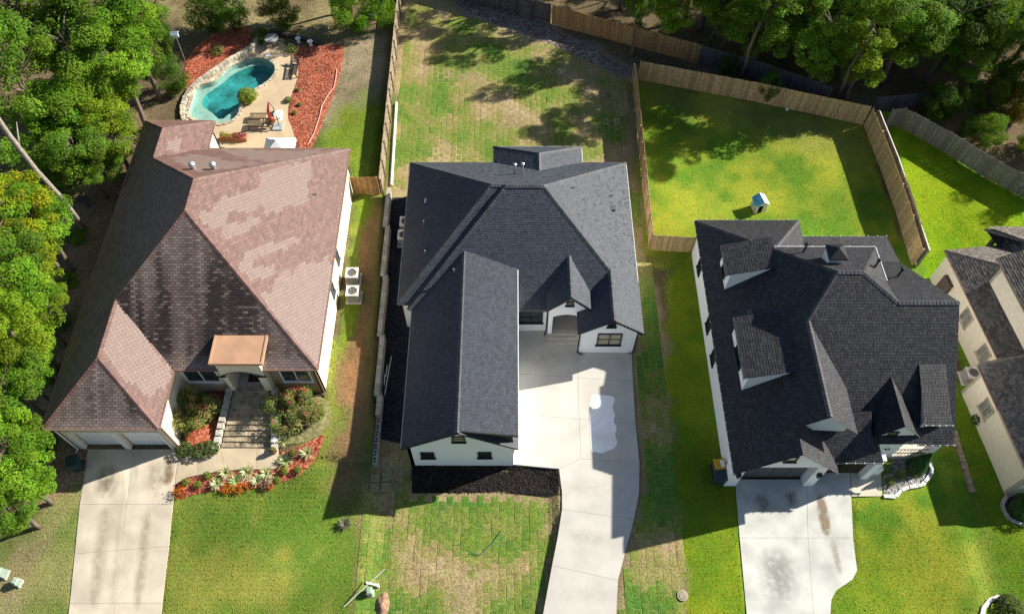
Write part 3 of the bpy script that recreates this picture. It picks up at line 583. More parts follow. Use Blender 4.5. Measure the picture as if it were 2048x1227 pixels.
# back pavilion
F5, A5, B5 = hipfaces(-1.3, 4.85, 34.0, 38.85, E0, S*0.72, 'b') if False else ([[(-1.3,38.85,E0),(-1.3,34.2,E0),(1.8,34.2,4.75),(1.8,36.6,4.75)], [(4.85,34.2,E0),(4.85,38.85,E0),(1.8,36.6,4.75),(1.8,34.2,4.75)], [(4.85,38.85,E0),(-1.3,38.85,E0),(1.8,36.6,4.75)]], (1.8,36.6,4.75), (1.8,34.8,4.75))
roof(HC, F5, M_DECK, tint_mid, caps=[(A5, B5), ((4.85,38.85,E0), A5), ((-1.3,38.85,E0), A5)], skip=m2_in)
MB().bar((-1.3,38.87,2.93),(4.85,38.87,2.93), 0.07, 0.1).obj('gutter', M_GUTTER, HC); MB().bar((4.87,37.4,2.93),(4.87,38.87,2.93), 0.07, 0.1).obj('gutter', M_GUTTER, HC)
for px in (-1.0, 4.55): MB().box(px-0.12,px+0.12,38.4,38.64,0,2.9).obj('porch_post', M_WHITE, HC)
pl = at(1030,345,5.6); roofvent(HC, (0.18,34.2,5.45), 'tall'); roofvent(HC, (0.68,34.35,5.35), 'tall')
for u, v, z, k in [(855,404,3.9,'box'),(848,448,4.1,'pipe'),(850,494,4.0,'box'),(851,507,4.0,'pipe'),(908,544,4.6,'pipe'),(1224,393,4.0,'pipe'),(1225,418,3.8,'box'),(1148,377,5.6,'pipe')]:
    for _ in range(8): p = at(u, v, z); z = max(min(p.x+7.0, 7.85-p.x, p.y-25.85, 37.35-p.y)*S+E0, E0+(p.x-WX0)*WS if p.y < 28 and p.x < WR else 0)
    roofvent(HC, (p.x, p.y, z), k, M_METAL if k == 'pipe' else M_GUTTERG)

# ============================================================ the brown-roofed house on the left
HL = thing('brown_roof_house', 'cream stucco house with weathered reddish brown shingle roof on the left', 'house')
EL, SL = 4.3, 0.72; LX0, LX1, LY0, LY1 = -25.45, -11.02, 20.66, 37.42
M_DECKB = mat('brown_roof_felt', (0.07,0.05,0.045), 0.95)
_z = lambda pts: [(270+x/3.147, 230+y/3.147) for x, y in pts]
PATCH = [_z([(500,540),(780,450),(795,385),(865,325),(1120,285),(1085,550),(800,630),(805,568),(600,625),(580,690),(790,635),(785,700),(540,780),(545,700),(490,735),(395,625),(490,600)]),
  _z([(690,860),(1045,755),(1040,810),(760,895),(740,970),(875,945),(870,1010),(740,1050),(660,960)]),
  _z([(875,1100),(885,1010),(995,960),(1000,1025),(1030,945),(1215,885),(1250,1000),(1190,1600),(1000,1500),(780,1110)]), _z([(200,160),(290,150),(275,240),(190,215)]),
  _z([(520,215),(1330,225),(850,300),(650,260)]), _z([(340,250),(700,300),(830,305),(400,355),(220,285)]), [(237,605),(347,738),(332,770),(300,790),(250,760),(200,690)]]
def inpx(px, poly):
    x, y = px; r = False; n = len(poly)
    for i in range(n):
        (x0, y0), (x1, y1) = poly[i-1], poly[i]
        if (y0 > y) != (y1 > y) and x < (x1-x0)*(y-y0)/(y1-y0)+x0: r = not r
    return r
def tint_left(c, n, r):
    j = c.x*0.0
    if n.y < -0.3:                                       # streaks of black algae run down the front slopes
        st = mnoise.noise(Vector((c.x*1.1, c.y*0.10, 3.0))) + 0.55*mnoise.noise(Vector((c.x*2.7, c.y*0.22, 9.0)))
        main_ = c.x > -19.1 or c.y > 21
        low = sst(28.0, 22.5, c.y) if main_ else sst(20.2, 18.2, c.y)*0.55
        edge = sst(20.66, 21.6, c.y) if main_ else sst(17.05, 17.9, c.y)
        d = min(1.0, max(0.0, 0.26+0.60*low+st*1.15))*edge*(0.95 if r.random() < 0.85 else 0.55)
        k = r.uniform(0.8, 1.2); a = (0.24,0.18,0.155); b = (0.030,0.022,0.020)
        return tuple((x*(1-d)+y*d)*k for x, y in zip(a, b))
    if n.x < -0.3: k = r.uniform(0.8, 1.2); return (0.235*k, 0.152*k, 0.122*k)
    u, v = project(*c); u += 7*mnoise.noise(c*1.5); v += 7*mnoise.noise(c*1.5+Vector((9,0,0)))
    if any(inpx((u, v), p) for p in PATCH): k = r.uniform(0.93, 1.07); return (0.235*k, 0.165*k, 0.138*k)
    k = r.uniform(0.82, 1.15); w = r.random(); return ((0.165+0.035*w)*k, (0.094+0.022*w)*k, (0.076+0.018*w)*k)
FL, AL, BL = hipfaces(LX0, LX1, LY0, LY1, EL, SL)
FG, AG, BG = hipfaces(-25.42, -19.13, 17.05, 27.0, EL, SL, 'f')
FBp, AB, BB = hipfaces(LX0, -20.65, 34.0, 40.02, EL, SL, 'b')
lmain = lambda c: min(c.x-LX0, LX1-c.x, c.y-LY0, LY1-c.y)*SL+EL-0.03 > c.z
capr = (0.165,0.09,0.073)
roof(HL, FL, M_DECKB, tint_left, gap=0.022, lam=0.0, expo=0.15, tabw=0.30, thick=0.014, jit=0.0, caps=[((LX1,LY0,EL),AL),((LX1,LY1,EL),BL),(AL,BL),((-22.28,23.9,6.56),AL),((-23.0,34.95,6.05),BL)], capcol=capr, skip=lambda c: (c.x < -19.13 and c.y < 27 and min(c.x+25.42, -19.13-c.x, c.y-17.05)*SL+EL-0.03 > c.z and c.y < 23) or (c.y > 34 and min(c.x-LX0, -20.65-c.x, 40.02-c.y)*SL+EL-0.03 > c.z))
roof(HL, FG, M_DECKB, tint_left, gap=0.022, lam=0.0, expo=0.15, tabw=0.30, thick=0.014, jit=0.0, caps=[((-25.42,17.05,EL),AG),((-19.13,17.05,EL),AG),(AG,(AG[0],23.8,AG[2]))], capcol=capr, skip=lmain)
roof(HL, FBp, M_DECKB, tint_left, gap=0.022, lam=0.0, expo=0.15, tabw=0.30, thick=0.014, jit=0.0, caps=[((LX0,40.02,EL),BB),((-20.65,40.02,EL),BB),(BB,(BB[0],35.1,BB[2]))], capcol=capr, skip=lmain)
eaves(HL, [((LX1+0.03,LY0,EL-0.06),(LX1+0.03,LY1,EL-0.06)), ((-19.1,LY0-0.03,EL-0.06),(LX1,LY0-0.03,EL-0.06)), ((-25.42,17.02,EL-0.06),(-19.13,17.02,EL-0.06)), ((-19.1,17.05,EL-0.06),(-19.1,LY0,EL-0.06)), ((-20.6,LY1+0.03,EL-0.06),(LX1,LY1+0.03,EL-0.06)), ((LX0,40.05,EL-0.06),(-20.65,40.05,EL-0.06)), ((LX0-0.03,17.05,EL-0.06),(LX0-0.03,40.02,EL-0.06))], M_GUTTERB)
MB().bar((-20.62,37.5,EL-0.06),(-20.62,40.02,EL-0.06),0.08,0.1).obj('gutter', M_GUTTERB, HL)
walls(HL, [(-11.3,20.98,-11.3,37.1,EL-0.05)], M_CREAM, 0.2, 0.2)
walls(HL, [(-19.4,20.98,-16.75,20.98,EL-0.05), (-11.3,37.1,-25.1,37.1,EL-0.05)], M_CREAM, 0.2, 0.2)
M_TANBRICK = mat('tan_brick_face', (0.36,0.27,0.15), 0.9, 0.35, 7, 0.02, 9)
walls(HL, [(-14.2,20.98,-11.3,20.98,EL-0.05)], M_TANBRICK, 0.2, 0.2)
walls(HL, [(-19.4,17.5,-19.4,20.98,EL-0.05), (-25.1,39.7,-25.1,17.5,EL-0.05), (-20.9,37.1,-20.9,39.7,EL-0.05), (-20.9,39.7,-25.1,39.7,EL-0.05)], M_CREAM, 0.2, 0.2)
walls(HL, [(-25.1,17.35,-24.72,17.35,EL-0.05), (-24.72,17.35,-22.4,17.35,EL-0.05,3.05), (-22.4,17.35,-22.1,17.35,EL-0.05), (-22.1,17.35,-19.75,17.35,EL-0.05,3.05), (-19.75,17.35,-19.2,17.35,EL-0.05)], M_CREAM, 0.4, 0.25)
for gx0, gx1 in ((-24.72,-22.4), (-22.1,-19.75)):
    gdoor = MB().box(gx0, gx1, 17.64, 17.70, 0.6, 3.05).obj('garage_door', M_TRIMW, HL)
    for k in range(4): MB().box(gx0+0.06, gx1-0.06, 17.615, 17.64, 0.64+k*0.6, 1.2+k*0.6).obj('door_panel', M_TRIMW, gdoor)
    for a, b, z0, z1 in ((gx0-0.12,gx0,0.6,3.15),(gx1,gx1+0.12,0.6,3.15)): MB().box(a, b, 17.31, 17.345, z0, z1).obj('door_trim', M_TRIMW, HL)
    MB().box(gx0, gx1, 17.31, 17.345, 3.05, 3.15).obj('door_trim', M_TRIMW, HL)
for k in range(3): MB().box(-24.4+k*1.9, -24.0+k*1.9, 17.2, 17.34, 3.5, 3.62).obj('soffit_light', M_TRIMW, HL)
window(HL, (-18.05,20.98,2.9), (1,0,0), 2.0, 1.45, 2, 1, M_TRIMW); window(HL, (-12.55,20.98,2.95), (1,0,0), 1.75, 1.45, 2, 1, M_TRIMW)
for u, v in ((676,515),(668,580)):
    y = at(u, v, 2.4).y; window(HL, (-11.3,y,2.5), (0,1,0), 0.6, 1.1, 1, 2, M_GUTTERG)
downspout(HL, (-11.33,20.9), EL-0.1, 0.7, (0.05,-0.25), M_GUTTERB); downspout(HL, (-19.2,17.3), EL-0.1, 0.6, (0.1,-0.25), M_GUTTERB); downspout(HL, (-25.2,17.3), EL-0.1, 0.6, (-0.1,-0.25), M_TRIMW)
for u, v, k in ((388,338,'ball'),(429,338,'ball'),(633,390,'pipe')):
    z = 7
    for _ in range(9): p = at(u, v, z); z = min(p.x-LX0, LX1-p.x, p.y-LY0, LY1-p.y)*SL+EL
    roofvent(HL, (p.x, p.y, z), k)
# entry portico with flat tan canopy
M_TANROOF = mat('tan_membrane', (0.43,0.25,0.15), 0.75, 0.12, 1.2, detail=6)
CX0, CX1, CY0, CY1 = -16.72, -13.74, 20.36, 22.2
MB().box(CX0,CX1,CY0,CY1,5.3,5.46).obj('canopy_roof', M_TANROOF, HL)
for a in ((CX0,CX0+0.1,CY0,CY1),(CX1-0.1,CX1,CY0,CY1),(CX0+0.1,CX1-0.1,CY0,CY0+0.1)): MB().box(*a,5.46,5.51).obj('canopy_rim', M_TANROOF, HL)
ar = [(-16.55,20.55,1.8),(-16.3,20.55,1.8),(-16.3,20.55,3.7)]+[(-16.3+1.75*i/8,20.55,3.7+0.38*sin(pi*i/8)) for i in range(1,8)]+[(-14.55,20.55,3.7),(-14.55,20.55,1.8),(-14.1,20.55,1.8),(-14.1,20.55,5.29),(-16.55,20.55,5.29)]
MB().prism(ar, (0,0.28,0)).obj('portico_arch', M_CREAM, HL)
walls(HL, [(-16.55,22.3,-16.55,20.84,5.29), (-14.1,20.84,-14.1,22.3,5.29)], M_CREAM, 0.4, 0.25); walls(HL, [(-16.5,22.3,-14.35,22.3,4.9)], M_CREAM, 1.8, 0.2)
mb = MB(); mb.tube([(-16.55+2.25*i/10, 20.50, 3.78+0.42*sin(pi*i/10)) for i in range(11)], 0.03, 6); mb.box(-16.85,-16.3,20.46,20.54,3.66,3.72); mb.box(-14.55,-14.0,20.46,20.54,3.66,3.72); mb.obj('arch_moulding', M_BLACK, HL)
MB().box(-15.9,-15.0,22.24,22.298,1.85,3.95).obj('front_door', M_BLACK, HL)
MB().box(-16.5,-14.35,20.84,22.3,0.7,1.82).obj('landing', mat('flagstone_floor', (0.42,0.39,0.34), 0.85, 0.3, 3.5, 0.02, 5), HL)
MB().box(-15.7,-14.9,21.1,21.7,1.825,1.845).obj('door_mat', mat('maroon_mat', (0.08,0.02,0.025), 0.95), HL)
# stone stairs
ST = thing('stone_stairs', 'broad flight of flagstone steps between stone cheek walls at the arched entry', 'stairs')
M_STONE = mat('flagstone', (0.33,0.265,0.175), 0.9, 0.45, 3.0, 0.03, 6, detail=7); M_STONEL = mat('pale_flagstone', (0.46,0.42,0.35), 0.9, 0.35, 4.0, 0.02, 7)
nst = 11
for i in range(nst):
    t0 = i/nst; ya = 17.45+(20.84-17.45)*t0; yb = 17.45+(20.84-17.45)*(i+1)/nst; k = (i+0.5)/nst; xa = -16.9+0.5*k; xb = -13.85-0.55*k; zt = 0.7+1.12*(i+1)/nst
    n = 4
    for j in range(n):
        a = xa+(xb-xa)*j/n; b = xa+(xb-xa)*(j+1)/n
        MB().box(a+0.008, b-0.008, ya-0.03+R.uniform(-0.015,0.015), yb+0.02, zt-0.13, zt+R.uniform(-0.008,0.012)).obj('tread_stone', M_STONE, ST)
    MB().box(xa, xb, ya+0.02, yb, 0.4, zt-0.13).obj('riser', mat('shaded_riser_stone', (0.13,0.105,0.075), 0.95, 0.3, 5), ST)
for sx, dx in ((-17.15, 0.5), (-13.75, -0.3)):
    for i in range(9):
        k = i/9; y = 17.2+3.5*k; x = sx+dx*k
        MB().obox((x, y+0.19, 0.3), 0.34, 0.40, 0.75+0.95*k+R.uniform(-0.02,0.03), R.uniform(-0.06,0.06)).obj('cheek_stone', M_STONEL, ST)
mb = MB(); mb.lathe((-13.75,17.75,0.55), [(0.16,0),(0.16,0.5),(0.2,0.52),(0.2,0.6),(0.01,0.62)], 12); mb.obj('newel_post', M_TRIMW, ST)
# deck corner behind
MB().add([(-20.7,37.4,0.8),(-20.6,37.3,0.8),(-20.6,37.9,EL),(-20.7,37.9,EL)], [(0,1,2,3)]).obj('wall_return', M_TRIMW, HL)
# ============================================================ the black-roofed house on the right
HR = thing('dark_roof_house', 'white brick house with steep dark shingle gables and two left dormers on the right', 'house')
def tint_right(c, n, r):
    k = r.uniform(0.6, 1.35)*(1+0.06*mnoise.noise(c*0.6)); w = r.random(); b = (0.031+0.011*w,0.032+0.008*w,0.038+0.004*w)
    return tuple(x*k for x in b)
TL, TR, RG = (17.7,24.35,8.65), (19.05,24.35,8.65), (21.03,23.0,7.68)
kw = dict(expo=0.155, tabw=0.18, jit=0.3, gap=0.02)
roof(HR, [[(12.05,32.3,3),(12.05,14.95,3),(14.85,14.95,5.8),(14.85,16.45,5.8),(16.15,16.45,7.1),(16.15,22.2,7.1),TL,(15.43,27.54,6.38)],
   [(16.15,16.65,3.1),(24.35,16.65,3.1),(24.35,23,7.68),RG,TR,TL,(16.15,22.2,7.1)], [TL,(15.25,27.8,6.2),(21.5,27.8,6.15),TR], [TR,(21.5,27.8,6.15),(21.6,25.4,6.1)], [TR,(21.6,25.4,6.1),RG],
   [(24.35,23,7.68),(24.35,28.7,3.4),(18.8,28.7,3.4),(18.8,23,7.68)], [(18.8,28.7,3.4),(24.35,28.7,3.4),(24.3,31,2.95),(18.8,31,2.95)],
   [(12.05,32.3,3),(18.8,32.3,3),(15.43,27.54,6.38)], [(18.8,32.3,3),(18.8,24,3),(15.43,24,6.38),(15.43,27.54,6.38)]], M_DECK, tint_right, **kw,
   caps=[(TL,TR),(TL,(16.15,22.2,7.1)),(TR,RG),(RG,(24.35,23,7.68)),(TL,(12.05,32.3,3)),((18.8,32.3,3),(15.43,27.54,6.38)),(TR,(21.5,27.8,6.15)),((16.15,16.5,7.1),(16.15,22.2,7.1))], capcol=(0.06,0.062,0.068),
   skip=lambda c: (c.y > 24.4 and 19.05 < c.x < 21.5 and c.y < 27.7 and c.z < 6.0 and c.y < 27.6) )
roof(HR, [[(14.85,14.95,5.8),(17.65,14.95,3.0),(17.65,16.9,3.0),(14.85,16.9,5.8)], [(16.15,16.45,7.1),(18.3,16.45,4.95),(18.3,20.2,4.95),(16.15,22.2,7.1)]], M_DECK, tint_right, **kw)
roof(HR, [[(16.0,15.65,3.0),(20.25,15.65,3.0),(19.5,17.1,4.1),(19.5,17.9,4.7),(16.0,17.9,4.7)], [(20.25,15.65,3.0),(20.25,17.6,3.0),(19.5,17.6,4.1),(19.5,17.0,4.1)]], M_DECK, tint_right, **kw)
roof(HR, [[(19.6,20.4,3.75),(19.6,16.72,3.75),(20.75,16.72,5.3),(20.75,20.4,5.3)], [(22.35,16.72,3.65),(22.35,20.4,3.65),(20.75,20.4,5.3),(20.75,16.72,5.3)]], M_DECK, tint_right, **kw, skip=lambda c: 8.65-0.72*(24.35-c.y) > c.z+0.05)
roof(HR, [[(22.25,17.2,4.5),(23.75,17.2,4.5),(23.7,20.25,5.72),(22.25,20.25,5.72)]], M_DECK, tint_right, **kw)
def shed_dormer(y0, y1, z0=5.5, x0=12.66, sl=0.32):
    xi = (z0-sl*x0-3+12.05)/(1-sl); zi = 3+xi-12.05
    roof(HR, [[(x0,y1,z0),(x0,y0,z0),(xi,y0,zi),(xi,y1,zi)]], M_DECK, tint_right, **kw, name='dormer_roof')
    xw = x0+0.25; zb = 3+xw-12.05; za = z0+sl*(xw-x0)-0.12
    MB().box(xw, xw+0.15, y0+0.12, y1-0.12, zb-0.1, za).obj('dormer_wall', M_WHITE, HR)
    xe = xi-0.3
    for y in (y0+0.12, y1-0.27): MB().prism([(xw+0.15,y,zb),(xw+0.15,y,za),(xe,y,3+xe-12.05)], (0,0.15,0)).obj('dormer_cheek', M_WHITE, HR)
    window(HR, (xw, (y0+y1)/2, (zb+za)/2+0.03), (0,-1,0), (y1-y0)*0.36, (za-zb)*0.62, 2, 1, M_BLACK)
    MB().bar((x0-0.03,y0,z0-0.06),(x0-0.03,y1,z0-0.06),0.06,0.1).obj('gutter', M_GUTTERG, HR)
shed_dormer(26.2, 28.45); shed_dormer(19.45, 23.35)
walls(HR, [(12.3,32.0,12.3,15.5,2.95)], M_WHITE, -0.3, 0.2)
walls(HR, [(24.1,18.9,24.1,30.7,3.0), (24.1,30.8,18.6,30.8,2.9), (18.6,30.8,18.6,32.0,2.9), (18.6,32.0,12.3,32.0,2.9), (21.3,27.5,15.9,27.5,6.05,3.2)], M_WHITE, -0.3, 0.2)
MB().prism([(24.1,17.0,2.95),(24.1,28.5,2.95),(24.1,28.5,3.3),(24.1,23,7.5),(24.1,17.0,3.25)], (-0.2,0,0)).obj('wall', M_WHITE, HR)
MB().prism([(12.3,15.4,2.88),(17.4,15.4,2.88),(17.4,15.4,2.95),(14.85,15.4,5.62),(12.3,15.4,2.95)], (0,0.2,0)).obj('wall', M_WHITE, HR)
MB().prism([(13.9,16.95,4.6),(17.9,16.95,4.2),(18.1,16.95,5.0),(16.15,16.95,6.95)], (0,0.2,0)).obj('wall', M_WHITE, HR)
for a, b in ((12.2,12.86),(16.72,17.3)): MB().box(a, b, 15.38, 16.2, -0.1, 2.9).obj('garage_pier', M_WHITE, HR)
M_NAVY = mat('navy_door', (0.022,0.026,0.045), 0.5, 0.2, 3)
gd = MB().box(12.9,16.7,15.93,15.99,0.0,2.95).obj('garage_door', M_NAVY, HR)
for i in range(12): MB().box(12.93+i*0.313, 13.21+i*0.313, 15.88, 15.93, 1.65, 2.85).obj('door_panel', M_NAVY, gd)
for i in range(4): MB().box(12.93+i*0.94, 13.83+i*0.94, 15.885, 15.93, 0.05, 1.58).obj('door_panel', M_GUTTERG, gd)
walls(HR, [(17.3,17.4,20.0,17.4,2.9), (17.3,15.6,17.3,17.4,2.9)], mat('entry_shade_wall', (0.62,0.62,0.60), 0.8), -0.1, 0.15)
MB().box(18.0,19.6,17.36,17.395,0.0,2.3).obj('side_garage_door', M_NAVY, HR)
MB().box(20.1,20.5,15.75,16.15,-0.1,2.95).obj('entry_pier', M_WHITE, HR)
MB().box(20.72,21.2,16.0,16.6,-0.1,0.9).obj('entry_pier', M_WHITE, HR)
MB().prism([(19.75,17.05,-0.1),(22.1,17.05,-0.1),(22.1,17.05,3.75),(20.75,17.05,5.1),(19.75,17.05,3.75)], (0,0.2,0)).obj('wall', M_WHITE, HR)
MB().box(22.1,24.3,17.0,18.9,-0.1,0.45).obj('porch_floor', mat('lit_porch', (0.62,0.56,0.46), 0.8), HR)
walls(HR, [(22.1,18.9,24.1,18.9,3.0)], M_WHITE, 0.4, 0.15); MB().box(23.9,24.3,17.0,17.4,0.45,3.05).obj('porch_post', M_WHITE, HR)
mb = MB()
for z in (0.75, 1.25): mb.bar((22.12,17.08,z),(23.9,17.08,z),0.04,0.05)
for i in range(9): mb.bar((22.2+i*0.2,17.08,0.47),(22.2+i*0.2,17.08,1.25),0.02,0.02,(1,0,0))
mb.obj('porch_railing', M_BLACK, HR)
MB().box(22.4,23.6,17.42,17.5,3.55,4.35).obj('dormer_wall', M_WHITE, HR); window(HR, (23.0,17.42,4.02), (1,0,0), 0.5, 0.42, 1, 1)
MB().prism([(22.45,17.5,3.75),(22.45,17.5,4.45),(22.45,20.1,5.6)], (0.1,0,0)).obj('dormer_cheek', M_WHITE, HR)
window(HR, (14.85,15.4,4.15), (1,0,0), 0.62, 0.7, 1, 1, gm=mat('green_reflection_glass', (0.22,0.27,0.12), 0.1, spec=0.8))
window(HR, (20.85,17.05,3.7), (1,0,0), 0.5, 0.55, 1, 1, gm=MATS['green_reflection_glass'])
for y in (29.6, 25.2, 22.9): window(HR, (12.3,y,1.7), (0,-1,0), 0.8, 1.2, 1, 2)
def lantern(p):
    mb = MB(); x, y, z = p; mb.box(x-0.10,x+0.10,y-0.2,y-0.02,z,z+0.3); mb.box(x-0.13,x+0.13,y-0.23,y,z+0.3,z+0.34); mb.box(x-0.03,x+0.03,y-0.03,y,z+0.05,z+0.3); return mb.obj('wall_lantern', M_BLACK, HR)
lantern((12.55,15.38,1.75)); lantern((17.02,15.38,1.75))
cu = bpy.data.curves.new('house_number', 'FONT'); cu.body = '43'; cu.size = 0.38; cu.extrude = 0.012; tmp = bpy.data.objects.new('tmp', cu); COL.objects.link(tmp)
me = bpy.data.meshes.new_from_object(tmp.evaluated_get(bpy.context.evaluated_depsgraph_get())); bpy.data.objects.remove(tmp); me.materials.clear(); me.materials.append(M_BLACK)
no = link('house_number', me, HR); no.location = (21.25,17.03,1.3); no.rotation_euler = (pi/2,0,0)
# chimney with hipped cap
cc = Vector((18.05,25.85))
MB().box(cc.x-0.42,cc.x+0.42,cc.y-0.42,cc.y+0.42,6.8,8.3).obj('chimney', M_WHITE, HR)
mb = MB(); q = 0.52; z = 8.3; mb.add([(cc.x-q,cc.y-q,z),(cc.x+q,cc.y-q,z),(cc.x+q,cc.y+q,z),(cc.x-q,cc.y+q,z),(cc.x-q,cc.y-q,z+0.1),(cc.x+q,cc.y-q,z+0.1),(cc.x+q,cc.y+q,z+0.1),(cc.x-q,cc.y+q,z+0.1),(cc.x,cc.y,z+0.5)],
   [(3,2,1,0),(0,1,5,4),(1,2,6,5),(2,3,7,6),(3,0,4,7),(4,5,8),(5,6,8),(6,7,8),(7,4,8)]); mb.obj('chimney_cap', M_BLACK, HR)
for p in ((20.6,25.7,7.0),(22.9,26.4,5.1),(16.9,27.0,6.75)): roofvent(HR, p, 'tall', M_BLACK)
mb = MB(); mb.obox((13.9,24.1,4.75), 0.3, 0.3, 0.2); mb.obj('roof_vent', M_GUTTERG, HR)
eaves(HR, [((12.02,32.3,2.94),(12.02,14.95,2.94)), ((12.05,32.33,2.94),(18.8,32.33,2.94)), ((18.83,31.05,2.9),(18.83,32.3,2.94)), ((18.8,31.03,2.89),(24.3,31.03,2.89)), ((17.65,15.62,2.94),(20.25,15.62,2.94)), ((22.35,16.62,3.02),(24.35,16.62,3.02)), ((15.4,27.83,6.12),(21.5,27.83,6.1)), ((21.53,27.8,6.1),(21.63,25.45,6.06)), ((22.25,17.17,4.45),(23.75,17.17,4.45))], M_GUTTERG, w=0.07, t=0.09)
# string of small white clip lights along the eaves
for (a, b, n) in [((12.0,32.3,3.03),(12.0,15.0,3.03),30), ((12.1,32.37,3.03),(18.8,32.37,3.03),11), ((18.9,31.06,2.98),(24.3,31.06,2.98),10), ((15.6,27.86,6.2),(21.5,27.86,6.18),9), ((21.57,27.7,6.18),(21.66,25.5,6.14),10), ((17.7,15.58,3.03),(20.2,15.58,3.03),6), ((22.3,17.13,4.54),(23.75,17.13,4.54),5), ((22.35,16.58,3.1),(24.35,16.58,3.1),6)]:
    mb = MB(); A_, B_ = Vector(a), Vector(b)
    for i in range(n): p = A_.lerp(B_, i/(n-1)); mb.obox((p.x,p.y,p.z-0.03), 0.045, 0.045, 0.05)
    o = mb.obj('clip_lights', M_TRIMW, HR); o['kind'] = 'stuff'
mb = MB(); mb.bar((15.6,27.84,6.2),(21.5,27.84,6.18),0.022,0.03); mb.bar((21.55,27.8,6.18),(21.65,25.45,6.14),0.03,0.03); mb.obj('white_drip_edge', M_TRIMW, HR)

# ============================================================ the beige house at the right edge
HB = thing('beige_house', 'beige stucco house with weathered grey-brown roof cut off by the right edge', 'house')
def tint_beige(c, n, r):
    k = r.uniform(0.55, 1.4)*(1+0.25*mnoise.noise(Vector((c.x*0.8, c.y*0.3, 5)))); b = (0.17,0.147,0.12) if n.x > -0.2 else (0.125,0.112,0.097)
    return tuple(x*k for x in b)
def lineframe(u0, v0, u1, v1, z):
    a, b = at(u0, v0, z), at(u1, v1, z); d = (b-a).normalized(); n = Vector((-d.y, d.x, 0))
    if n.x < 0: n = -n
    return a, b, d, n
kw = dict(expo=0.15, tabw=0.20, jit=0.3)
a, b, d, n = lineframe(1891, 500, 2004, 730, 2.7); up = Vector((0,0,1))
far = 9.0; sl = 0.5
P = lambda o, i, zz=None: o+n*i+up*(sl*i if zz is None else zz)
# left slope and rear slope of the low storey
hipk = (b-a).length*0
bk = P(a, 5.2)+d*5.2
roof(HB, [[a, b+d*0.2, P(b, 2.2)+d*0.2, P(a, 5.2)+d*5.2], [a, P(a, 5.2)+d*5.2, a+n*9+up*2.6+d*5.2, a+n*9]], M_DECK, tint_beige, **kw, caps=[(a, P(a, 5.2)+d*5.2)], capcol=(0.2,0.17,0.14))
i0 = 0.30; w0 = a+n*i0+d*0.3; w1 = b+n*i0-d*0.1; T_ = -n*0.0
def wallseg(p, q, z0, z1, nm='wall'): MB().prism([(p.x,p.y,z0),(q.x,q.y,z0),(q.x+n.x*0.2,q.y+n.y*0.2,z0),(p.x+n.x*0.2,p.y+n.y*0.2,z0)], (0,0,z1-z0)).obj(nm, M_BEIGE, HB)
wallseg(w0, w1, -0.6, 2.68)
MB().prism([(w0.x,w0.y,-0.6),(w0.x+n.x*9,w0.y+n.y*9,-0.6),(w0.x+n.x*9,w0.y+n.y*9,2.6),(w0.x,w0.y,2.6)], -d*0.2).obj('wall', M_BEIGE, HB)
# upper storey
ui = 1.25; u0 = a+n*ui+d*3.0; u1 = a+n*ui+d*9.1; zb, zt = 2.7+sl*ui-0.1, 5.15
wallseg(u0, u1, zb, zt, 'upper_wall')
e0 = u0-n*0.25-d*0.5; e1 = u1-n*0.25+d*0.3; e0.z = e1.z = zt+0.02
MB().prism([(u1.x,u1.y,zb-0.2),(u1.x+n.x*5,u1.y+n.y*5,zb),(u1.x+n.x*5,u1.y+n.y*5,zt+1.6),(u1.x,u1.y,zt)], -d*0.2).obj('upper_wall', M_BEIGE, HB)
MB().prism([(u0.x,u0.y,zb-0.2),(u0.x+n.x*5,u0.y+n.y*5,zb),(u0.x+n.x*5,u0.y+n.y*5,zt),(u0.x,u0.y,zt)], d*0.2).obj('upper_wall', M_BEIGE, HB)
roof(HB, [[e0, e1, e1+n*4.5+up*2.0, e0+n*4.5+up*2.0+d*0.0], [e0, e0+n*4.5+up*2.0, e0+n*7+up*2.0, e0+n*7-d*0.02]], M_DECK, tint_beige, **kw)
MB().bar(e0-up*0.05, e1-up*0.05, 0.08, 0.1).obj('gutter', M_GUTTERB, HB)
# front low wing
a2, b2, d2, n2 = lineframe(1957, 729, 2064, 962, 2.7)
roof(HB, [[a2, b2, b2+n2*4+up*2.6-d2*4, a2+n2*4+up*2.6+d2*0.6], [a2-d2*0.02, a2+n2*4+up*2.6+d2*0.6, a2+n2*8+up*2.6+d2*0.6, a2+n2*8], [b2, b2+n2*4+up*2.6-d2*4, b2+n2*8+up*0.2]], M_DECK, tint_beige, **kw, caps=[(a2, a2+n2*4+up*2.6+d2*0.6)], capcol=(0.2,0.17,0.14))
w2, w3 = a2+n2*0.3+d2*0.3, b2+n2*0.3-d2*0.3; n = n2
wallseg(w2, w3, -0.8, 2.68)
MB().prism([(w2.x,w2.y,-0.8),(w2.x+n2.x*4,w2.y+n2.y*4,-0.8),(w2.x+n2.x*4,w2.y+n2.y*4,2.6),(w2.x,w2.y,2.6)], d2*0.2).obj('wall', M_BEIGE, HB)
MB().prism([(w3.x,w3.y,-0.8),(w3.x+n2.x*6,w3.y+n2.y*6,-0.8),(w3.x+n2.x*6,w3.y+n2.y*6,2.6),(w3.x,w3.y,2.6)], -d2*0.2).obj('wall', M_BEIGE, HB)
for p, q in ((a-up*0.06-n2*0.03, b-up*0.06-n2*0.03), (a2-up*0.06-n2*0.03, b2-up*0.06-n2*0.03)): MB().bar(p, q, 0.08, 0.1).obj('gutter', M_GUTTERB, HB)
def wall_window(base, dd, t, z, w=0.95, hh=1.15):
    p = base+dd*t; window(HB, (p.x, p.y, z), -dd if False else (dd.x, dd.y, 0), w, hh, 2, 1, mat('tan_frame', (0.42,0.36,0.28), 0.6), mat('screened_glass', (0.20,0.20,0.17), 0.3, spec=0.6))
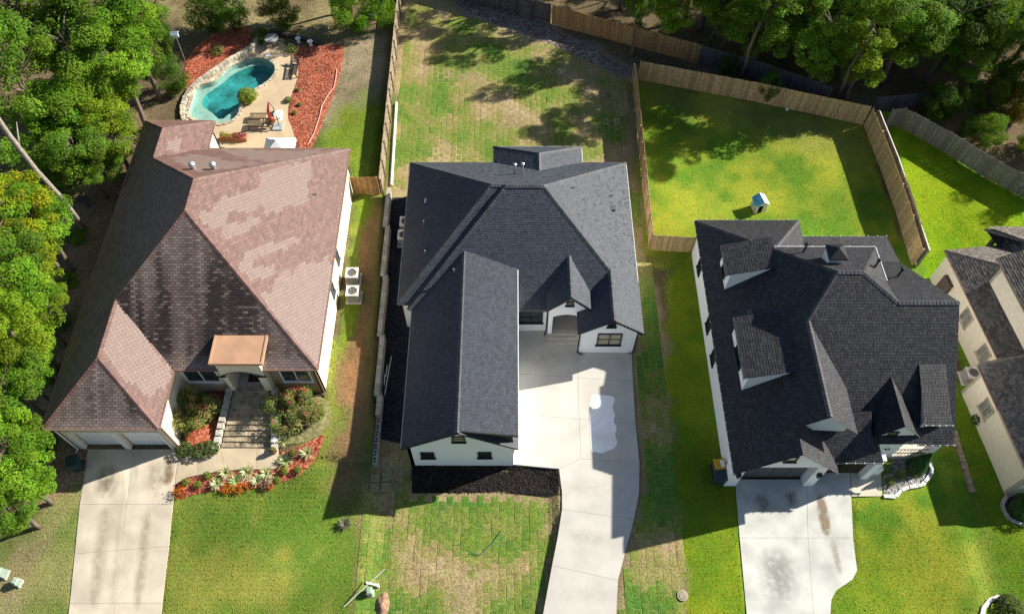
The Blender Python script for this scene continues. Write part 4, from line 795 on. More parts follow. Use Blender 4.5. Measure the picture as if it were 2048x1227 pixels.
wall_window(w0, d, 4.0, 1.3); wall_window(w0, d, 6.6, 1.3); wall_window(w2, d2, 1.9, 1.3)
mb = MB(); p = w0+d*1.3; mb.obox((p.x-0.12, p.y, 0.2), 0.28, 0.9, 1.3, atan2(d.y, d.x)-pi/2); mb.obj('meter_cabinet', mat('brown_cabinet', (0.09,0.07,0.055), 0.6), HB)
pr = at(1970,458,2.9); dd = Vector((1,0.02,0)); f_ = Vector((0,-1,0))
roof(HB, [[pr, pr+dd*9, pr+dd*9+f_*3.5+up*1.4, pr+dd*2.4+f_*2.4+up*1.25], [pr, pr+dd*2.4+f_*2.4+up*1.25, pr+dd*1.6+f_*3.2+up*0.6, pr+dd*0.6+f_*2.2]], M_DECK, tint_beige, **kw, caps=[(pr, pr+dd*2.4+f_*2.4+up*1.25)], capcol=(0.2,0.17,0.14))
MB().box(pr.x+0.6, pr.x+0.85, pr.y-0.6, pr.y-0.35, -0.5, 2.9).obj('porch_post', mat('dark_post', (0.05,0.045,0.04), 0.7), HB)
for p in ((31.6,26.8,5.2),(32.3,26.9,5.3)): pass
# ------------------------------------------------------------ haze-free small service things on walls
def ac_unit(loc, label, rz=0.0):
    t = thing('air_conditioner', label, 'air conditioner', loc, rz, 'outdoor air conditioning units'); s = 0.78
    MB().box(-0.5,0.5,-0.5,0.5,0,0.06).obj('pad', M_CONC, t)
    mb = MB(); mb.box(-s/2+0.02,s/2-0.02,-s/2+0.02,s/2-0.02,0.08,0.80); mb.obj('coil', mat('coil_grey', (0.17,0.165,0.155), 0.6, 0.3, 30), t)
    mb = MB()
    for k in range(13):
        o = -s/2+0.05+k*(s-0.1)/12
        for sg in (-1, 1): mb.box(o-0.012,o+0.012,sg*s/2-0.012,sg*s/2+0.012,0.08,0.8); mb.box(sg*s/2-0.012,sg*s/2+0.012,o-0.012,o+0.012,0.08,0.8)
    mb.obj('louvre_guard', mat('ac_tan', (0.52,0.49,0.43), 0.5), t)
    mb = MB()
    for a0, a1, b0, b1 in ((-s/2-0.01,s/2+0.01,-s/2-0.01,-s/2+0.07),(-s/2-0.01,s/2+0.01,s/2-0.07,s/2+0.01),(-s/2-0.01,-s/2+0.07,-s/2+0.07,s/2-0.07),(s/2-0.07,s/2+0.01,-s/2+0.07,s/2-0.07)): mb.box(a0,a1,b0,b1,0.8,0.88)
    for k in range(16):
        t0, t1 = 2*pi*k/16, 2*pi*(k+1)/16; c = s/2-0.06
        q = lambda tt: (max(-c, min(c, 1.4*c*cos(tt))), max(-c, min(c, 1.4*c*sin(tt))))
        x0, y0 = q(t0); x1, y1 = q(t1); r_ = 0.29
        mb.add([(x0,y0,0.86),(x1,y1,0.86),(r_*cos(t1),r_*sin(t1),0.85),(r_*cos(t0),r_*sin(t0),0.85)], [(0,1,2,3)])
    mb.obj('top_shroud', mat('ac_white', (0.66,0.64,0.59), 0.5), t)
    MB().lathe((0,0,0.70), [(0.29,0),(0.29,0.01)], 20).obj('fan_well', M_SHADE, t)
    mb = MB()
    for k in range(3):
        a0 = 2*pi*k/3; mb.add([(0.05*cos(a0),0.05*sin(a0),0.79),(0.27*cos(a0-0.35),0.27*sin(a0-0.35),0.76),(0.27*cos(a0+0.45),0.27*sin(a0+0.45),0.81),(0.06*cos(a0+1),0.06*sin(a0+1),0.8)], [(0,1,2,3)])
    mb.lathe((0,0,0.77), [(0.07,0),(0.07,0.05)], 10); mb.obj('fan', M_GUTTERG, t)
    mb = MB()
    for r_ in (0.12, 0.2, 0.28):
        mb.tube([(r_*cos(2*pi*k/20), r_*sin(2*pi*k/20), 0.87) for k in range(21)], 0.006, 4, cap=False)
    mb.obj('fan_guard', M_GUTTERG, t); return t
for (u, v), lab in (((708,560),'air conditioner beside the sunlit cream wall, rear one of the pair'), ((709,596),'air conditioner beside the sunlit cream wall, front one of the pair')):
    p = gnd(u, v); ac_unit((max(p.x, -10.55), p.y, p.z+0.03), lab)
ac_unit((-7.35, 33.9, 0.06), 'air conditioner half under the white house eave, rear one of the pair'); ac_unit((-7.4, 32.75, 0.06), 'air conditioner half under the white house eave, front one of the pair')
p = gnd(1944, 757); ac_unit((p.x-0.3, p.y, p.z), 'grey air conditioner in the corner of the beige house')
# ------------------------------------------------------------ fences of single pickets
def woodmat(name, c): return mat(name, c, 0.85, 0.3, 6, 0.004, 20, objcol=True)
M_CEDAR = woodmat('new_cedar', (0.52,0.36,0.19)); M_GREYWOOD = woodmat('weathered_wood', (0.34,0.27,0.185)); M_DARKWOOD = woodmat('dark_stained_wood', (0.10,0.095,0.10)); M_OLDGREY = woodmat('grey_wood', (0.23,0.21,0.175)); M_ORANGEW = woodmat('orange_cedar', (0.42,0.24,0.10))
def fence(label, pts, m, side=1, hgt=1.83, pw=0.14, post_gap=2.4, trim=None, ground=h):
    """pts: ground points; side=+1 puts rails and posts on the left of the walking direction"""
    t = thing('wooden_fence', label, 'fence', (pts[0].x, pts[0].y, ground(pts[0].x, pts[0].y))); org = Vector(t.location)
    me = {}
    for si in range(len(pts)-1):
        a, b = Vector(pts[si].xy), Vector(pts[si+1].xy); L_ = (b-a).length; d = (b-a)/L_; n = Vector((-d.y, d.x))*side; ang = atan2(d.y, d.x); cnt = int(L_/(pw+0.006))
        for k in range(cnt):
            key = (R.randrange(4))
            if key not in me:
                hh = hgt+R.uniform(-0.02,0.02); mb = MB(); w = pw/2; e = 0.035
                mb.prism([(-w,0,0.03),(w,0,0.03),(w,0,hh-e),(w-e,0,hh),(-w+e,0,hh),(-w,0,hh-e)], (0,0.018,0)); me[key] = mb.mesh('picket', m)
            q = a+d*((k+0.5)*L_/cnt); o = link('picket', me[key], t); o.location = Vector((q.x,q.y,ground(q.x,q.y)))-org; o.rotation_euler = (R.uniform(-0.008,0.008), 0, ang)
            v = R.uniform(0.74, 1.2); o.color = (v*R.uniform(0.97,1.03), v, v*R.uniform(0.92,1.05), 1)
        np_ = max(1, round(L_/post_gap))
        for k in range(np_+1):
            q = a+d*(L_*k/np_)+n*0.085; z = ground(q.x, q.y); MB().obox((q.x-org.x,q.y-org.y,z-org.z-0.05), 0.09, 0.09, hgt+0.02, ang).obj('post', m, t).color = (0.8,0.8,0.8,1)
        for zz in (0.3, hgt/2+0.05, hgt-0.28):
            p, q = a+n*0.03, b+n*0.03; MB().bar((p.x-org.x,p.y-org.y,ground(p.x,p.y)-org.z+zz), (q.x-org.x,q.y-org.y,ground(q.x,q.y)-org.z+zz), 0.04, 0.09).obj('rail', m, t).color = (0.9,0.9,0.9,1)
        if trim:
            p, q = a, b; MB().bar((p.x-org.x,p.y-org.y,ground(p.x,p.y)-org.z+hgt+0.03), (q.x-org.x,q.y-org.y,ground(q.x,q.y)-org.z+hgt+0.03), 0.05, 0.03).obj('cap_rail', trim, t)
    return t
G = gnd
V2 = lambda x, y: Vector((x, y, 0))
fence('long weathered wooden fence between the pool yard and the sod lawn', [V2(-9.32,36.9), V2(-9.62,60.5)], M_GREYWOOD, -1, 1.9, post_gap=1.8)
fence('short golden wooden fence closing the gap beside the cream house', [V2(-11.2,36.45), V2(-9.4,36.45)], M_ORANGEW, 1)
fence('dark stained back fence at the top of the sod lawn', [G(870,-14), G(1100,47)], M_DARKWOOD, -1, 1.9, post_gap=1.6)
fence('orange cedar back fence under the overhanging trees', [G(1104,49), G(1395,128)], M_ORANGEW, 1, 1.9)
fence('blackened wooden fence in the shade behind the cedar one', [G(1396,130), G(1520,165), G(1650,212)], M_DARKWOOD, 1, 1.9)
fence('pale new wooden fence along the back of the lime lawn', [G(1275,160), G(1500,202), G(1724,250)], M_CEDAR, 1, 1.9)
fence('pale wooden fence along the right side of the lime lawn', [G(1727,252), G(1763,345), G(1822,530)], M_CEDAR, 1, 1.9)
p0, p1 = G(1268,158), G(1294,488)
fence('new cedar fence between the sod lawn and the lime lawn', [V2(9.62,48.6), V2(9.45,32.2)], M_CEDAR, -1, 1.9, post_gap=1.7)
fence('short pale fence joining the white house lot to the dark-roofed house', [V2(9.5,32.1), V2(12.2,31.9)], M_CEDAR, 1, 1.7)
fence('grey wooden fence with pale top rail behind the lime lawn fence', [G(1740,257), G(1776,350), G(1835,533)], M_OLDGREY, -1, 1.85, trim=M_TRIMW)
fence('weathered grey fence curving along the far right lawn', [G(1768,255), G(1792,252), G(1880,300), G(1960,350), G(2075,412)], M_OLDGREY, 1, 1.85)
fence('dark fence with open rails deep in the woods', [G(1738,226), G(1820,218), G(1893,206)], M_DARKWOOD, -1, 1.6, post_gap=1.4)

# ------------------------------------------------------------ block retaining wall
RWL = thing('retaining_wall', 'stepped grey concrete block retaining wall beside the black gravel', 'retaining wall', (wall_x(16.6), 16.6, 0))
M_BLOCK = mat('split_face_block', (0.40,0.37,0.32), 0.95, 0.25, 5, 0.01, 20, objcol=True); o0 = Vector(RWL.location)
bmesh_ = [MB().box(-0.12,0.12,-0.205,0.205,0,0.19+0.004*k).mesh('block', M_BLOCK) for k in range(2)]
capm = [MB().box(-0.15,0.14,-0.20,0.20,0,0.10).mesh('cap_block', M_BLOCK)]
mb = MB(); mb.box(-0.12,0.12,-0.205,-0.17,0,0.19); mb.box(-0.12,0.12,0.17,0.205,0,0.19); mb.box(-0.12,-0.08,-0.17,0.17,0,0.19); mb.box(0.08,0.12,-0.17,0.17,0,0.19); mb.box(-0.08,0.08,-0.02,0.02,0,0.18); mb.box(-0.08,0.08,-0.17,-0.02,0,0.02); mb.box(-0.08,0.08,0.02,0.17,0,0.02)
hollow = mb.mesh('hollow_block', M_BLOCK)
y = 16.75; i = 0
while y < 37.0:
    x = wall_x(y); x = round((x+0.0)/0.1)*0.1 if False else -7.93-0.047*4.2*floor((y-16.6)/4.2) - 0.02
    top = 0.72*sst(8.5, 17.5, y)
    ncs = 2 if y < 19.6 else 4
    for k in range(ncs):
        o = link('block', bmesh_[(i+k) % 2], RWL); o.location = Vector((x-0.008*k, y+(0.2 if k % 2 else 0), -0.1+0.2*k))-o0; v = R.uniform(0.75,1.15); o.color = (v,v,v,1)
    if y < 19.6: o = link('hollow_block', hollow, RWL); o.location = Vector((x-0.02, y, 0.3))-o0; o.color = (0.9,0.9,0.9,1)
    else: o = link('cap_block', capm[0], RWL); o.location = Vector((x-0.03, y, 0.70+0.03*(i // 10 % 2)))-o0; v = R.uniform(0.85,1.2); o.color = (v,v,v*0.98,1)
    y += 0.415; i += 1
# low white footing wall at the driveway edge by the gable
FW = MB().prism([at(1021,921,0.02), at(1117,935,0.02), Vector((2.72,16.33,-0.3)), Vector((0.06,16.4,-0.55))], (0,0.12,0)).obj('footing_wall', M_WHITE)
tag(FW, 'low white footing wall at the driveway edge beside the gable', 'wall')

# ------------------------------------------------------------ newly laid sod: every slab its own piece
SODM = groundmat('sod_grass', 0.42, 0.05, 14)
for lk in list(SODM.node_tree.nodes):
    if lk.type == 'VERTEX_COLOR': lk.layer_name = 'tint'
def sodcol(x, y):
    q = 0.9*mnoise.noise(Vector((x*0.23, y*0.23, 2.0))) + 0.6*mnoise.noise(Vector((x*0.62, y*0.62, 5.0))) + R.uniform(-0.13, 0.13)*(1.0 if y < 28 else 0.6) + (0.25 if R.random() < 0.05 else 0) + 0.12
    if y > 28: q -= 0.10 + 0.38*sst(46, 38.5, y)*(0.45 if x < -5 else 1)
    if x > 5 and y < 37: q += 0.12
    stops = [(-0.55,(0.36,0.275,0.15)),(-0.25,(0.29,0.235,0.10)),(0.0,(0.20,0.215,0.055)),(0.25,(0.135,0.20,0.032)),(0.6,(0.085,0.175,0.028))]
    c = stops[0][1] if q < stops[0][0] else stops[-1][1]
    for (a, ca), (b, cb) in zip(stops, stops[1:]):
        if a <= q < b: k = (q-a)/(b-a); c = tuple(m*(1-k)+n*k for m, n in zip(ca, cb))
    v = R.uniform(0.93, 1.07); return tuple(k*v for k in c)
def slab_verts(x, y, w, l):
    P = []; ring = [(-1,-1),(0,-1),(1,-1),(1,0),(1,1),(0,1),(-1,1),(-1,0)]; dr = R.uniform(-0.015,0.015)
    for a, b in ring: P.append((x+dr+a*w/2+R.uniform(-0.012,0.012), y+b*l/2+R.uniform(-0.012,0.012)))
    lift = R.uniform(0.010, 0.020)
    V = [(p[0],p[1],h(*p)+0.004) for p in P]+[(p[0]*0.93+x*0.07,p[1]*0.93+y*0.07,h(*p)+lift) for p in P]+[(x,y,h(x,y)+lift+0.012)]
    F = [(i,(i+1)%8,8+(i+1)%8,8+i) for i in range(8)]+[(8+i,8+(i+1)%8,16) for i in range(8)]
    return V, F
def sod_lawn(name, label, region, origin, W_=0.43, L_=0.62):
    spots = []; x0, x1, y0, y1 = region['box']; ci = 0; x = x0
    while x < x1:
        y = y0 - (L_/2 if ci % 2 else 0) - R.random()*0.1
        while y < y1:
            if region['in'](x, y): spots.append((x, y))
            y += L_
        x += W_; ci += 1
    spots.sort(key=lambda p: p[0]**2+p[1]**2)
    r = link(name, None); tag(r, label, 'sod lawn', kind='structure'); big = MB()
    for k, (x, y) in enumerate(spots):
        V, F = slab_verts(x, y, W_-0.004, L_-0.004); c = sodcol(x, y); ke = R.choice((0.0,0.1,0.2,0.55)) if y < 28 else R.choice((0,0.08,0.25)); ed = tuple((1-ke)*a+ke*b for a, b in zip(c, (0.42,0.34,0.20)))
        if k < 300:
            mb = MB(); mb.add(V, F[8:], c); mb.f += F[:8]; mb.c += [ed]*8; mb.obj('sod_slab', SODM, r, smooth=False)
        else:
            n0 = len(big.v); big.add(V, F[8:], c); big.f += [tuple(i+n0 for i in f) for f in F[:8]]; big.c += [ed]*8
    if big.v: o = big.obj('sod_slabs_beyond', SODM, r); o['kind'] = 'stuff'
    return len(spots)
drive_edge = [gnd(u, v, hd).xy for u, v in [(1117,936),(1124,985),(1124,1018),(1115,1075),(1104,1130),(1090,1227),(1078,1270)]]
drive_r = [gnd(u, v, hd).xy for u, v in [(1262,708),(1266,763),(1271,848),(1279,925),(1278,985),(1268,1038),(1250,1105),(1236,1160),(1230,1270)]]
def edge_x(e, y):
    for (x0, y0), (x1, y1) in zip(e, e[1:]):
        if y1 <= y <= y0: return x0+(x1-x0)*(y-y0)/((y1-y0) or 1)
    return e[0][0] if y > e[0][1] else e[-1][0]
lx = lambda y: -8.95+0.15*(y-8)
def in_front(x, y): return x > -8.45+0.35*mnoise.noise(Vector((x*0, y*0.8, 3))) and x < edge_x(drive_edge, y)-0.25 and y < 14.75 and not (x < -5.9 and 13.7 < y < 15.2 and False)
def in_front2(x, y): return in_front(x, y) or (-7.75 < x < -5.95 and 14.7 <= y < 17.6)
sod_lawn('sod_lawn', 'patchwork of green and straw sod squares in the front yard', dict(box=(-8.7,3,7.2,17.5), **{'in': in_front2}), None)
def in_side(x, y): return edge_x(drive_r, y)+0.3 < x < 9.25+0.02*(y-8) and y < 24 or (8.15 < x < 9.3 and 24 <= y < 31)
sod_lawn('sod_lawn', 'narrow strip of sod squares between the curved driveway and lime lawn', dict(box=(5,9.4,7.2,31), **{'in': in_side}), None)
bk = [gnd(u, v) for u, v in [(800,-10),(930,30),(1098,90),(1262,165)]]
def in_back(x, y):
    if not (-8.75 < x < 9.35 and y > 37.7): return False
    if -1.6 < x < 5.2 and y < 39.1: return False
    for p, q in zip(bk, bk[1:]):
        if p.x <= x <= q.x: return y < p.y+(q.y-p.y)*(x-p.x)/(q.x-p.x)-0.2
    return x < bk[0].x or y < bk[-1].y-0.3
sod_lawn('sod_lawn', 'patchy green and brown sod lawn behind the white house', dict(box=(-8.7,9.4,31,62), **{'in': lambda x, y: in_back(x, y) or (8.15 < x < 9.3 and 31 <= y <= 37.7)}), None)
# ------------------------------------------------------------ trees: trunk with limbs, crown of leaf clumps
M_BARK = mat('bark', (0.16,0.125,0.095), 0.95, 0.4, 7, 0.02, 18); M_BARKG = mat('grey_bark', (0.30,0.26,0.21), 0.95, 0.35, 7, 0.02, 18); M_LEAF = leafmat('leaves', 0.65, 0.4)
def leaf(mb, p, nrm, size, col, r, asp=0.62):
    n = nrm.normalized(); a = n.cross(Vector((r.uniform(-1,1), r.uniform(-1,1), r.uniform(-1,1))))
    if a.length < 1e-3: return
    a.normalize(); b = n.cross(a); s = size; k = len(mb.v)
    mb.v += [tuple(p-a*s*0.5), tuple(p+b*s*asp*0.5-n*s*0.10), tuple(p+a*s*0.5), tuple(p-b*s*asp*0.5-n*s*0.10)]
    mb.f += [(k,k+1,k+2),(k,k+2,k+3)]; mb.c += [col, col]
def crown_mesh(seed, kind):
    r = random.Random(seed); lf = MB(); tk = MB(); clumps = []
    Hc, Rx, Rz = 6.0, 3.0, 3.0
    if kind == 'round': n, cr, per, ls = 46, (0.42,0.95), 720, (0.10,0.19)
    elif kind == 'loose': n, cr, per, ls = 46, (0.45,0.95), 520, (0.10,0.19)
    elif kind == 'pine': n, cr, per, ls = 54, (0.35,0.7), 230, (0.20,0.34)
    elif kind == 'tall': n, cr, per, ls = 46, (0.42,0.95), 640, (0.10,0.20); Rz = 4.0; Hc = 6.5
    elif kind == 'shrub': n, cr, per, ls = 40, (0.5,0.95), 420, (0.11,0.20); Hc = 2.4; Rz = 2.3
    while len(clumps) < n:
        v = Vector((r.uniform(-1,1), r.uniform(-1,1), r.uniform(-1,1)))
        if not 0.25 < v.length < 1: continue
        v = v*(0.86+0.28*mnoise.noise(v*1.7+Vector((seed,0,0)))); k = v.length
        if k < 0.5 and r.random() < 0.55: continue
        if kind == 'round' and v.z < -0.75: continue
        c = Vector((v.x*Rx, v.y*Rx, Hc+v.z*Rz)); clumps.append((c, r.uniform(*cr)*(1.15-0.3*k)))
    for c, rad in clumps:
        g = r.uniform(0.6, 1.3); warm = r.uniform(-0.12, 0.22)
        m = int(per*(rad/0.8)**2)
        for _ in range(m):
            d = Vector((r.gauss(0,1), r.gauss(0,1), r.gauss(0,1))).normalized(); q = rad*r.uniform(0.25, 1.0)**0.5
            if mnoise.noise(d*2.2+c) < -0.30: continue
            p = c+Vector((d.x*q*1.12, d.y*q*1.12, d.z*q*0.75))
            nn = d*0.55+Vector((0,0,0.75))+Vector((r.gauss(0,0.42), r.gauss(0,0.42), r.gauss(0,0.42)))
            v = g*r.uniform(0.72, 1.28); col = ((0.120+0.11*warm)*v, 0.215*v, 0.022*v)
            leaf(lf, p, nn, r.uniform(*ls), col, r, 0.22 if kind == 'pine' else 0.62)
    top = Hc+Rz*0.55
    ax = [Vector((0,0,0))]+[Vector((0.12*sin(z*1.1+seed), 0.12*cos(z*0.9+seed), z)) for z in np.linspace(0.6, top, 8)]
    base = 0.20 if kind != 'shrub' else 0.07
    tk.tube(ax, [base*(1.25-1.15*i/(len(ax)-1)) for i in range(len(ax))], 8)
    for c, rad in r.sample(clumps, min(len(clumps), 22)):
        z0 = max(0.5, min(top-0.5, c.z-Vector((c.x,c.y)).length*r.uniform(0.45,0.8))); s = Vector((0.12*sin(z0*1.1+seed), 0.12*cos(z0*0.9+seed), z0))
        mid = s.lerp(c, 0.5)+Vector((r.uniform(-.15,.15), r.uniform(-.15,.15), 0.2)); tk.tube([s, mid, c], [base*0.42, base*0.26, 0.015], 5)
    return tk.mesh('trunk', M_BARK, True), lf.mesh('crown', M_LEAF)
TREES = {k: [crown_mesh(11+7*i+len(k)*31, k) for i in range(n)] for k, n in (('round',4),('loose',3),('pine',1),('tall',3),('shrub',2))}
CNT = {}
def tree(u, v, zc, r, kind, col, label, group, name='tree', bark=None):
    p = at(u, v, zc); i = CNT.get(kind, 0); CNT[kind] = i+1; tkm, lfm = TREES[kind][i % len(TREES[kind])]
    g = h(p.x, p.y); Hc = {'tall':6.5,'shrub':2.4}.get(kind, 6.0)
    t = thing(name, label, 'tree' if name.endswith('tree') else 'shrub', (p.x, p.y, g-0.05), R.uniform(0, 6.28), group)
    k = R.uniform(0.9, 1.1); t.scale = (r/3.0*k, r/3.0/k, (zc-g)/Hc)
    link('trunk', tkm, t); c = link('crown', lfm, t); c.color = (*col, 1); return t
GRN = (1.15,1.2,1.0); BRT = (1.35,1.5,0.95); YEL = (2.4,1.6,0.55); YG = (1.6,1.38,0.75); DRK = (0.62,0.72,0.7); BLU = (0.85,1.1,1.5)
LW = 'trees of the wood left of the brown-roofed house'
for a in [(50,40,9,3.90,'round',(1.02,1.12,0.95),'green tree in the top left corner of the photo'),
 (165,25,9,3.60,'round',(1.02,1.12,0.95),'dark green tree at the top edge, second from the left corner'),
 (150,120,8,3.30,'tall',(1.02,1.12,0.95),'green tree just below the top edge pair, left of the birdhouse'),
 (240,40,8,2.80,'loose',BRT,'bright green tree at the top edge nearest the birdhouse'),
 (222,115,7.5,2.80,'round',BRT,'bright green tree directly left of the birdhouse pole'),
 (292,0,6,1.60,'loose',BRT,'small light tree at the top edge above the birdhouse'),
 (40,160,9,3.20,'tall',(1.02,1.12,0.95),'green tree on the left edge, upper of the wood'),
 (62,262,6,2.40,'pine',BRT,'feathery pine on the left edge beside the pale slanting trunk'),
 (135,215,6.2,2.80,'round',BRT,'light green tree in the middle of the left wood above the slanting trunk'),
 (183,200,6,2.70,'loose',YG,'yellow-green tree left of the dark shrub by the pool'),
 (213,265,5,2.40,'loose',YG,'yellowing tree just left of the brown roof rear corner'),
 (148,300,5.5,2.40,'round',(1.02,1.12,0.95),'green tree left of the brown roof, below the yellowing one'),
 (193,318,4.4,1.70,'round',(1.02,1.12,0.95),'low green tree touching the brown roof edge'),
 (125,330,4.2,2.00,'tall',(1.02,1.12,0.95),'green tree crossed by the pale slanting trunk'),
 (-5,352,6,2.30,'pine',BRT,'pine on the left edge left of the slanting trunk'),
 (16,415,7.5,2.48,'loose',YEL,'yellow tree on the left edge, upper one'),
 (66,440,6,2.27,'round',BRT,'vivid green tree left of the small round bird bath'),
 (41,505,5.6,1.98,'loose',YEL,'yellow-leaved tree beside the bare lower branch'),
 (11,520,7,2.27,'tall',(1.02,1.12,0.95),'green tree on the left edge below the upper yellow one'),
 (74,575,4.8,1.78,'round',YG,'yellow-green tree beside the middle of the dark left slope'),
 (31,590,6.5,2.37,'loose',BRT,'light green tree at the lower slanting trunk'),
 (16,665,6.5,2.37,'tall',YG,'yellow-green tree on the left edge below the lower slanting trunk'),
 (46,665,5,1.87,'round',YG,'sunny yellow-green tree next to the dark left roof slope'),
 (31,740,4.8,1.87,'round',BRT,'bright tree left of the garage roof ridge'),
 (-4,750,6,2.17,'loose',(1.02,1.12,0.95),'green tree on the left edge level with the garage roof'),
 (71,705,3.6,1.19,'loose',(1.02,1.12,0.95),'small dark green tree tucked against the garage roof'),
 (10,890,5,2.30,'round',BRT,'large leafy tree at the left edge beside the stained driveway, upper crown'),
 (30,960,4.2,2.00,'round',BRT,'leafy tree at the left edge beside the stained driveway, lower crown'),
 (5,1010,4,1.80,'loose',(1.02,1.12,0.95),'small tree on the left edge above the utility boxes'),
 (70,890,2.2,1.30,'loose',DRK,'dark small tree in the shade left of the garage')]: tree(*a, LW)
def tree_at(u, v, zc, r, kind, col, label, group, name='tree'):
    p = gnd(u, v); q = project(p.x, p.y, zc); return tree(q[0], q[1], zc, r, kind, col, label, group, name)
UG = 'undergrowth along the left side of the brown-roofed house'
for a in [(150,470,0.9,0.9,'shrub',GRN,'low undergrowth bush left of the dark roof slope, rear one'),(135,560,0.9,0.8,'shrub',BRT,'low undergrowth bush left of the dark roof slope, middle one'),(118,640,0.9,0.9,'shrub',GRN,'low undergrowth bush beside the garage ridge'),(95,745,0.9,0.9,'shrub',DRK,'low dark undergrowth bush by the garage roof corner'),(185,440,0.6,0.5,'shrub',DRK,'small dark bush near the bird bath')]: tree(*a, UG, 'shrub')
TW = 'trees of the wood at the top right'
for a in [(1150,-20,7.5,2.4,'tall',GRN,'tree behind the start of the orange cedar fence'),
 (1262,112,6.0,1.5,'loose',DRK,'slim leaning tree at the corner where the cedar fences meet'),
 (1335,84,4.6,2.5,'tall',(1.7,1.6,0.9),'light green tree behind the middle of the orange cedar fence'),
 (1240,20,7.5,2.5,'tall',GRN,'tree behind the orange cedar fence near the top edge'),
 (1400,60,6.5,2.9,'tall',GRN,'dark tree behind the end of the orange cedar fence'),
 (1500,150,5.6,3.0,'tall',GRN,'leafy tree over the blackened fence beside the visible trunk'),
 (1560,120,6.0,3.2,'tall',GRN,'leafy tree behind the blackened fence, right of the visible trunk'),
 (1610,185,5.4,2.8,'tall',GRN,'tree just behind the pale fence between two trunks'),
 (1690,200,5.2,2.7,'tall',YG,'yellow-green tree just behind the pale fence corner'),
 (1660,120,6.0,3.3,'tall',GRN,'tree in the middle of the wood behind the yellow-green one'),
 (1500,60,6,3.3,'tall',GRN,'tree deep in the wood above the blackened fence'),
 (1600,40,6,3.4,'tall',GRN,'tree at the top edge deep in the wood'),
 (1760,170,5.6,3.0,'tall',GRN,'tree behind the dark open-rail fence'),
 (1750,90,6,3.4,'tall',GRN,'tree deep in the wood above the open-rail fence'),
 (1850,165,5.4,3.0,'tall',DRK,'dark tree behind the right half of the open-rail fence'),
 (1840,70,6,3.4,'tall',GRN,'tree deep in the wood near the top right'),
 (1940,170,5.6,2.2,'loose',GRN,'thin tree above the curving grey fence'),
 (1940,70,6,3.4,'tall',GRN,'tree in the top right, second from the corner'),
 (2045,60,6,3.4,'tall',GRN,'tree in the top right corner'),
 (1700,10,6,3.4,'tall',GRN,'tree at the top edge in the middle of the wood'),
 (1790,130,5.8,3.0,'tall',GRN,'tree in the wood right of the yellow-green one'),(1900,110,5.8,3.0,'tall',GRN,'tree in the wood left of the thin tree'),(1440,110,5.5,2.4,'tall',GRN,'tree left of the visible trunk behind the blackened fence'),(1700,70,6,3.2,'tall',GRN,'tree in the wood behind the middle one'),
 (1900,230,1.5,1.3,'shrub',DRK,'dark bush left of the thin tree above the grey fence'),(1960,215,1.6,1.4,'shrub',(1.1,0.8,0.6),'brownish bush below the thin tree'),(2040,215,1.6,1.5,'shrub',GRN,'green bush on the right edge above the reddish one'),(1990,170,1.7,1.5,'shrub',DRK,'dark bush at the foot of the right corner trees'),(1450,150,1.2,0.9,'shrub',DRK,'low bush left of the visible trunk'),(1930,270,1.1,1.0,'shrub',DRK,'low dark bush close behind the curving grey fence'),(1600,70,2,1.8,'shrub',DRK,'broad dark bush deep in the wood'),(1450,40,2,1.6,'shrub',GRN,'green undergrowth bush at the top of the wood'),(1710,40,2,1.8,'shrub',DRK,'dark undergrowth bush at the top middle of the wood'),
 (1985,130,5.0,2.6,'tall',GRN,'tree filling the gap left of the right edge'),(2050,170,4.6,2.4,'tall',DRK,'dark tree on the right edge below the corner'),(1905,190,3.6,1.8,'loose',GRN,'small tree at the end of the open-rail fence'),(2000,200,1.8,1.6,'shrub',DRK,'dark undergrowth left of the reddish shrub'),
 (1420,95,4.8,2.5,'loose',BRT,'loose light tree behind the end of the cedar fence'),(1545,75,5,2.8,'loose',GRN,'loose tree in the wood above the blackened fence'),(1640,165,4.6,2.4,'loose',BRT,'loose light tree just behind the pale fence'),(1725,150,4.8,2.6,'loose',GRN,'loose tree behind the yellow-green one'),
 (1820,140,4.8,2.7,'loose',BRT,'loose light tree above the open-rail fence'),(1880,130,5,2.7,'loose',GRN,'loose tree left of the thin tree in the wood'),(1960,110,5,2.7,'loose',BRT,'loose light tree right of the wood centre'),(2025,120,5,2.6,'loose',GRN,'loose tree near the right edge of the wood'),(1370,40,5,2.6,'loose',GRN,'loose tree at the top edge over the cedar fence'),
 (1530,200,1.6,1.0,'shrub',DRK,'low dark bush at the foot of the blackened fence'),
 (1860,235,1.6,1.5,'shrub',DRK,'dark bush between the wood and the curving grey fence'),
 (2020,240,1.9,1.3,'shrub',(1.6,0.75,0.55),'reddish shrub on the right edge above the grey fence'),
 (1965,290,1.5,1.3,'shrub',GRN,'spiky green shrub behind the curving grey fence'),
 (2045,300,1.3,1.2,'shrub',YG,'yellowish shrub on the right edge behind the grey fence')]: tree_at(*a, TW)
for k, (x, y, zc, r, kd) in enumerate([(22,64,8,3.2,'tall'),(30,60,8,3.2,'tall'),(38,56,8,3.4,'tall'),(44,49,8,3.4,'tall'),(14,66,8,3.2,'tall'),(5,64,8,3.2,'tall'),(50,43,8,3.4,'tall'),(-3,66,8,3.2,'tall')]):
    u, v = project(x, y, zc); tree(u, v, zc, r, kd, GRN, 'woodland tree beyond the top edge of the photo', 'trees beyond the top edge')
PS = 'shrubs and small trees behind the pool'
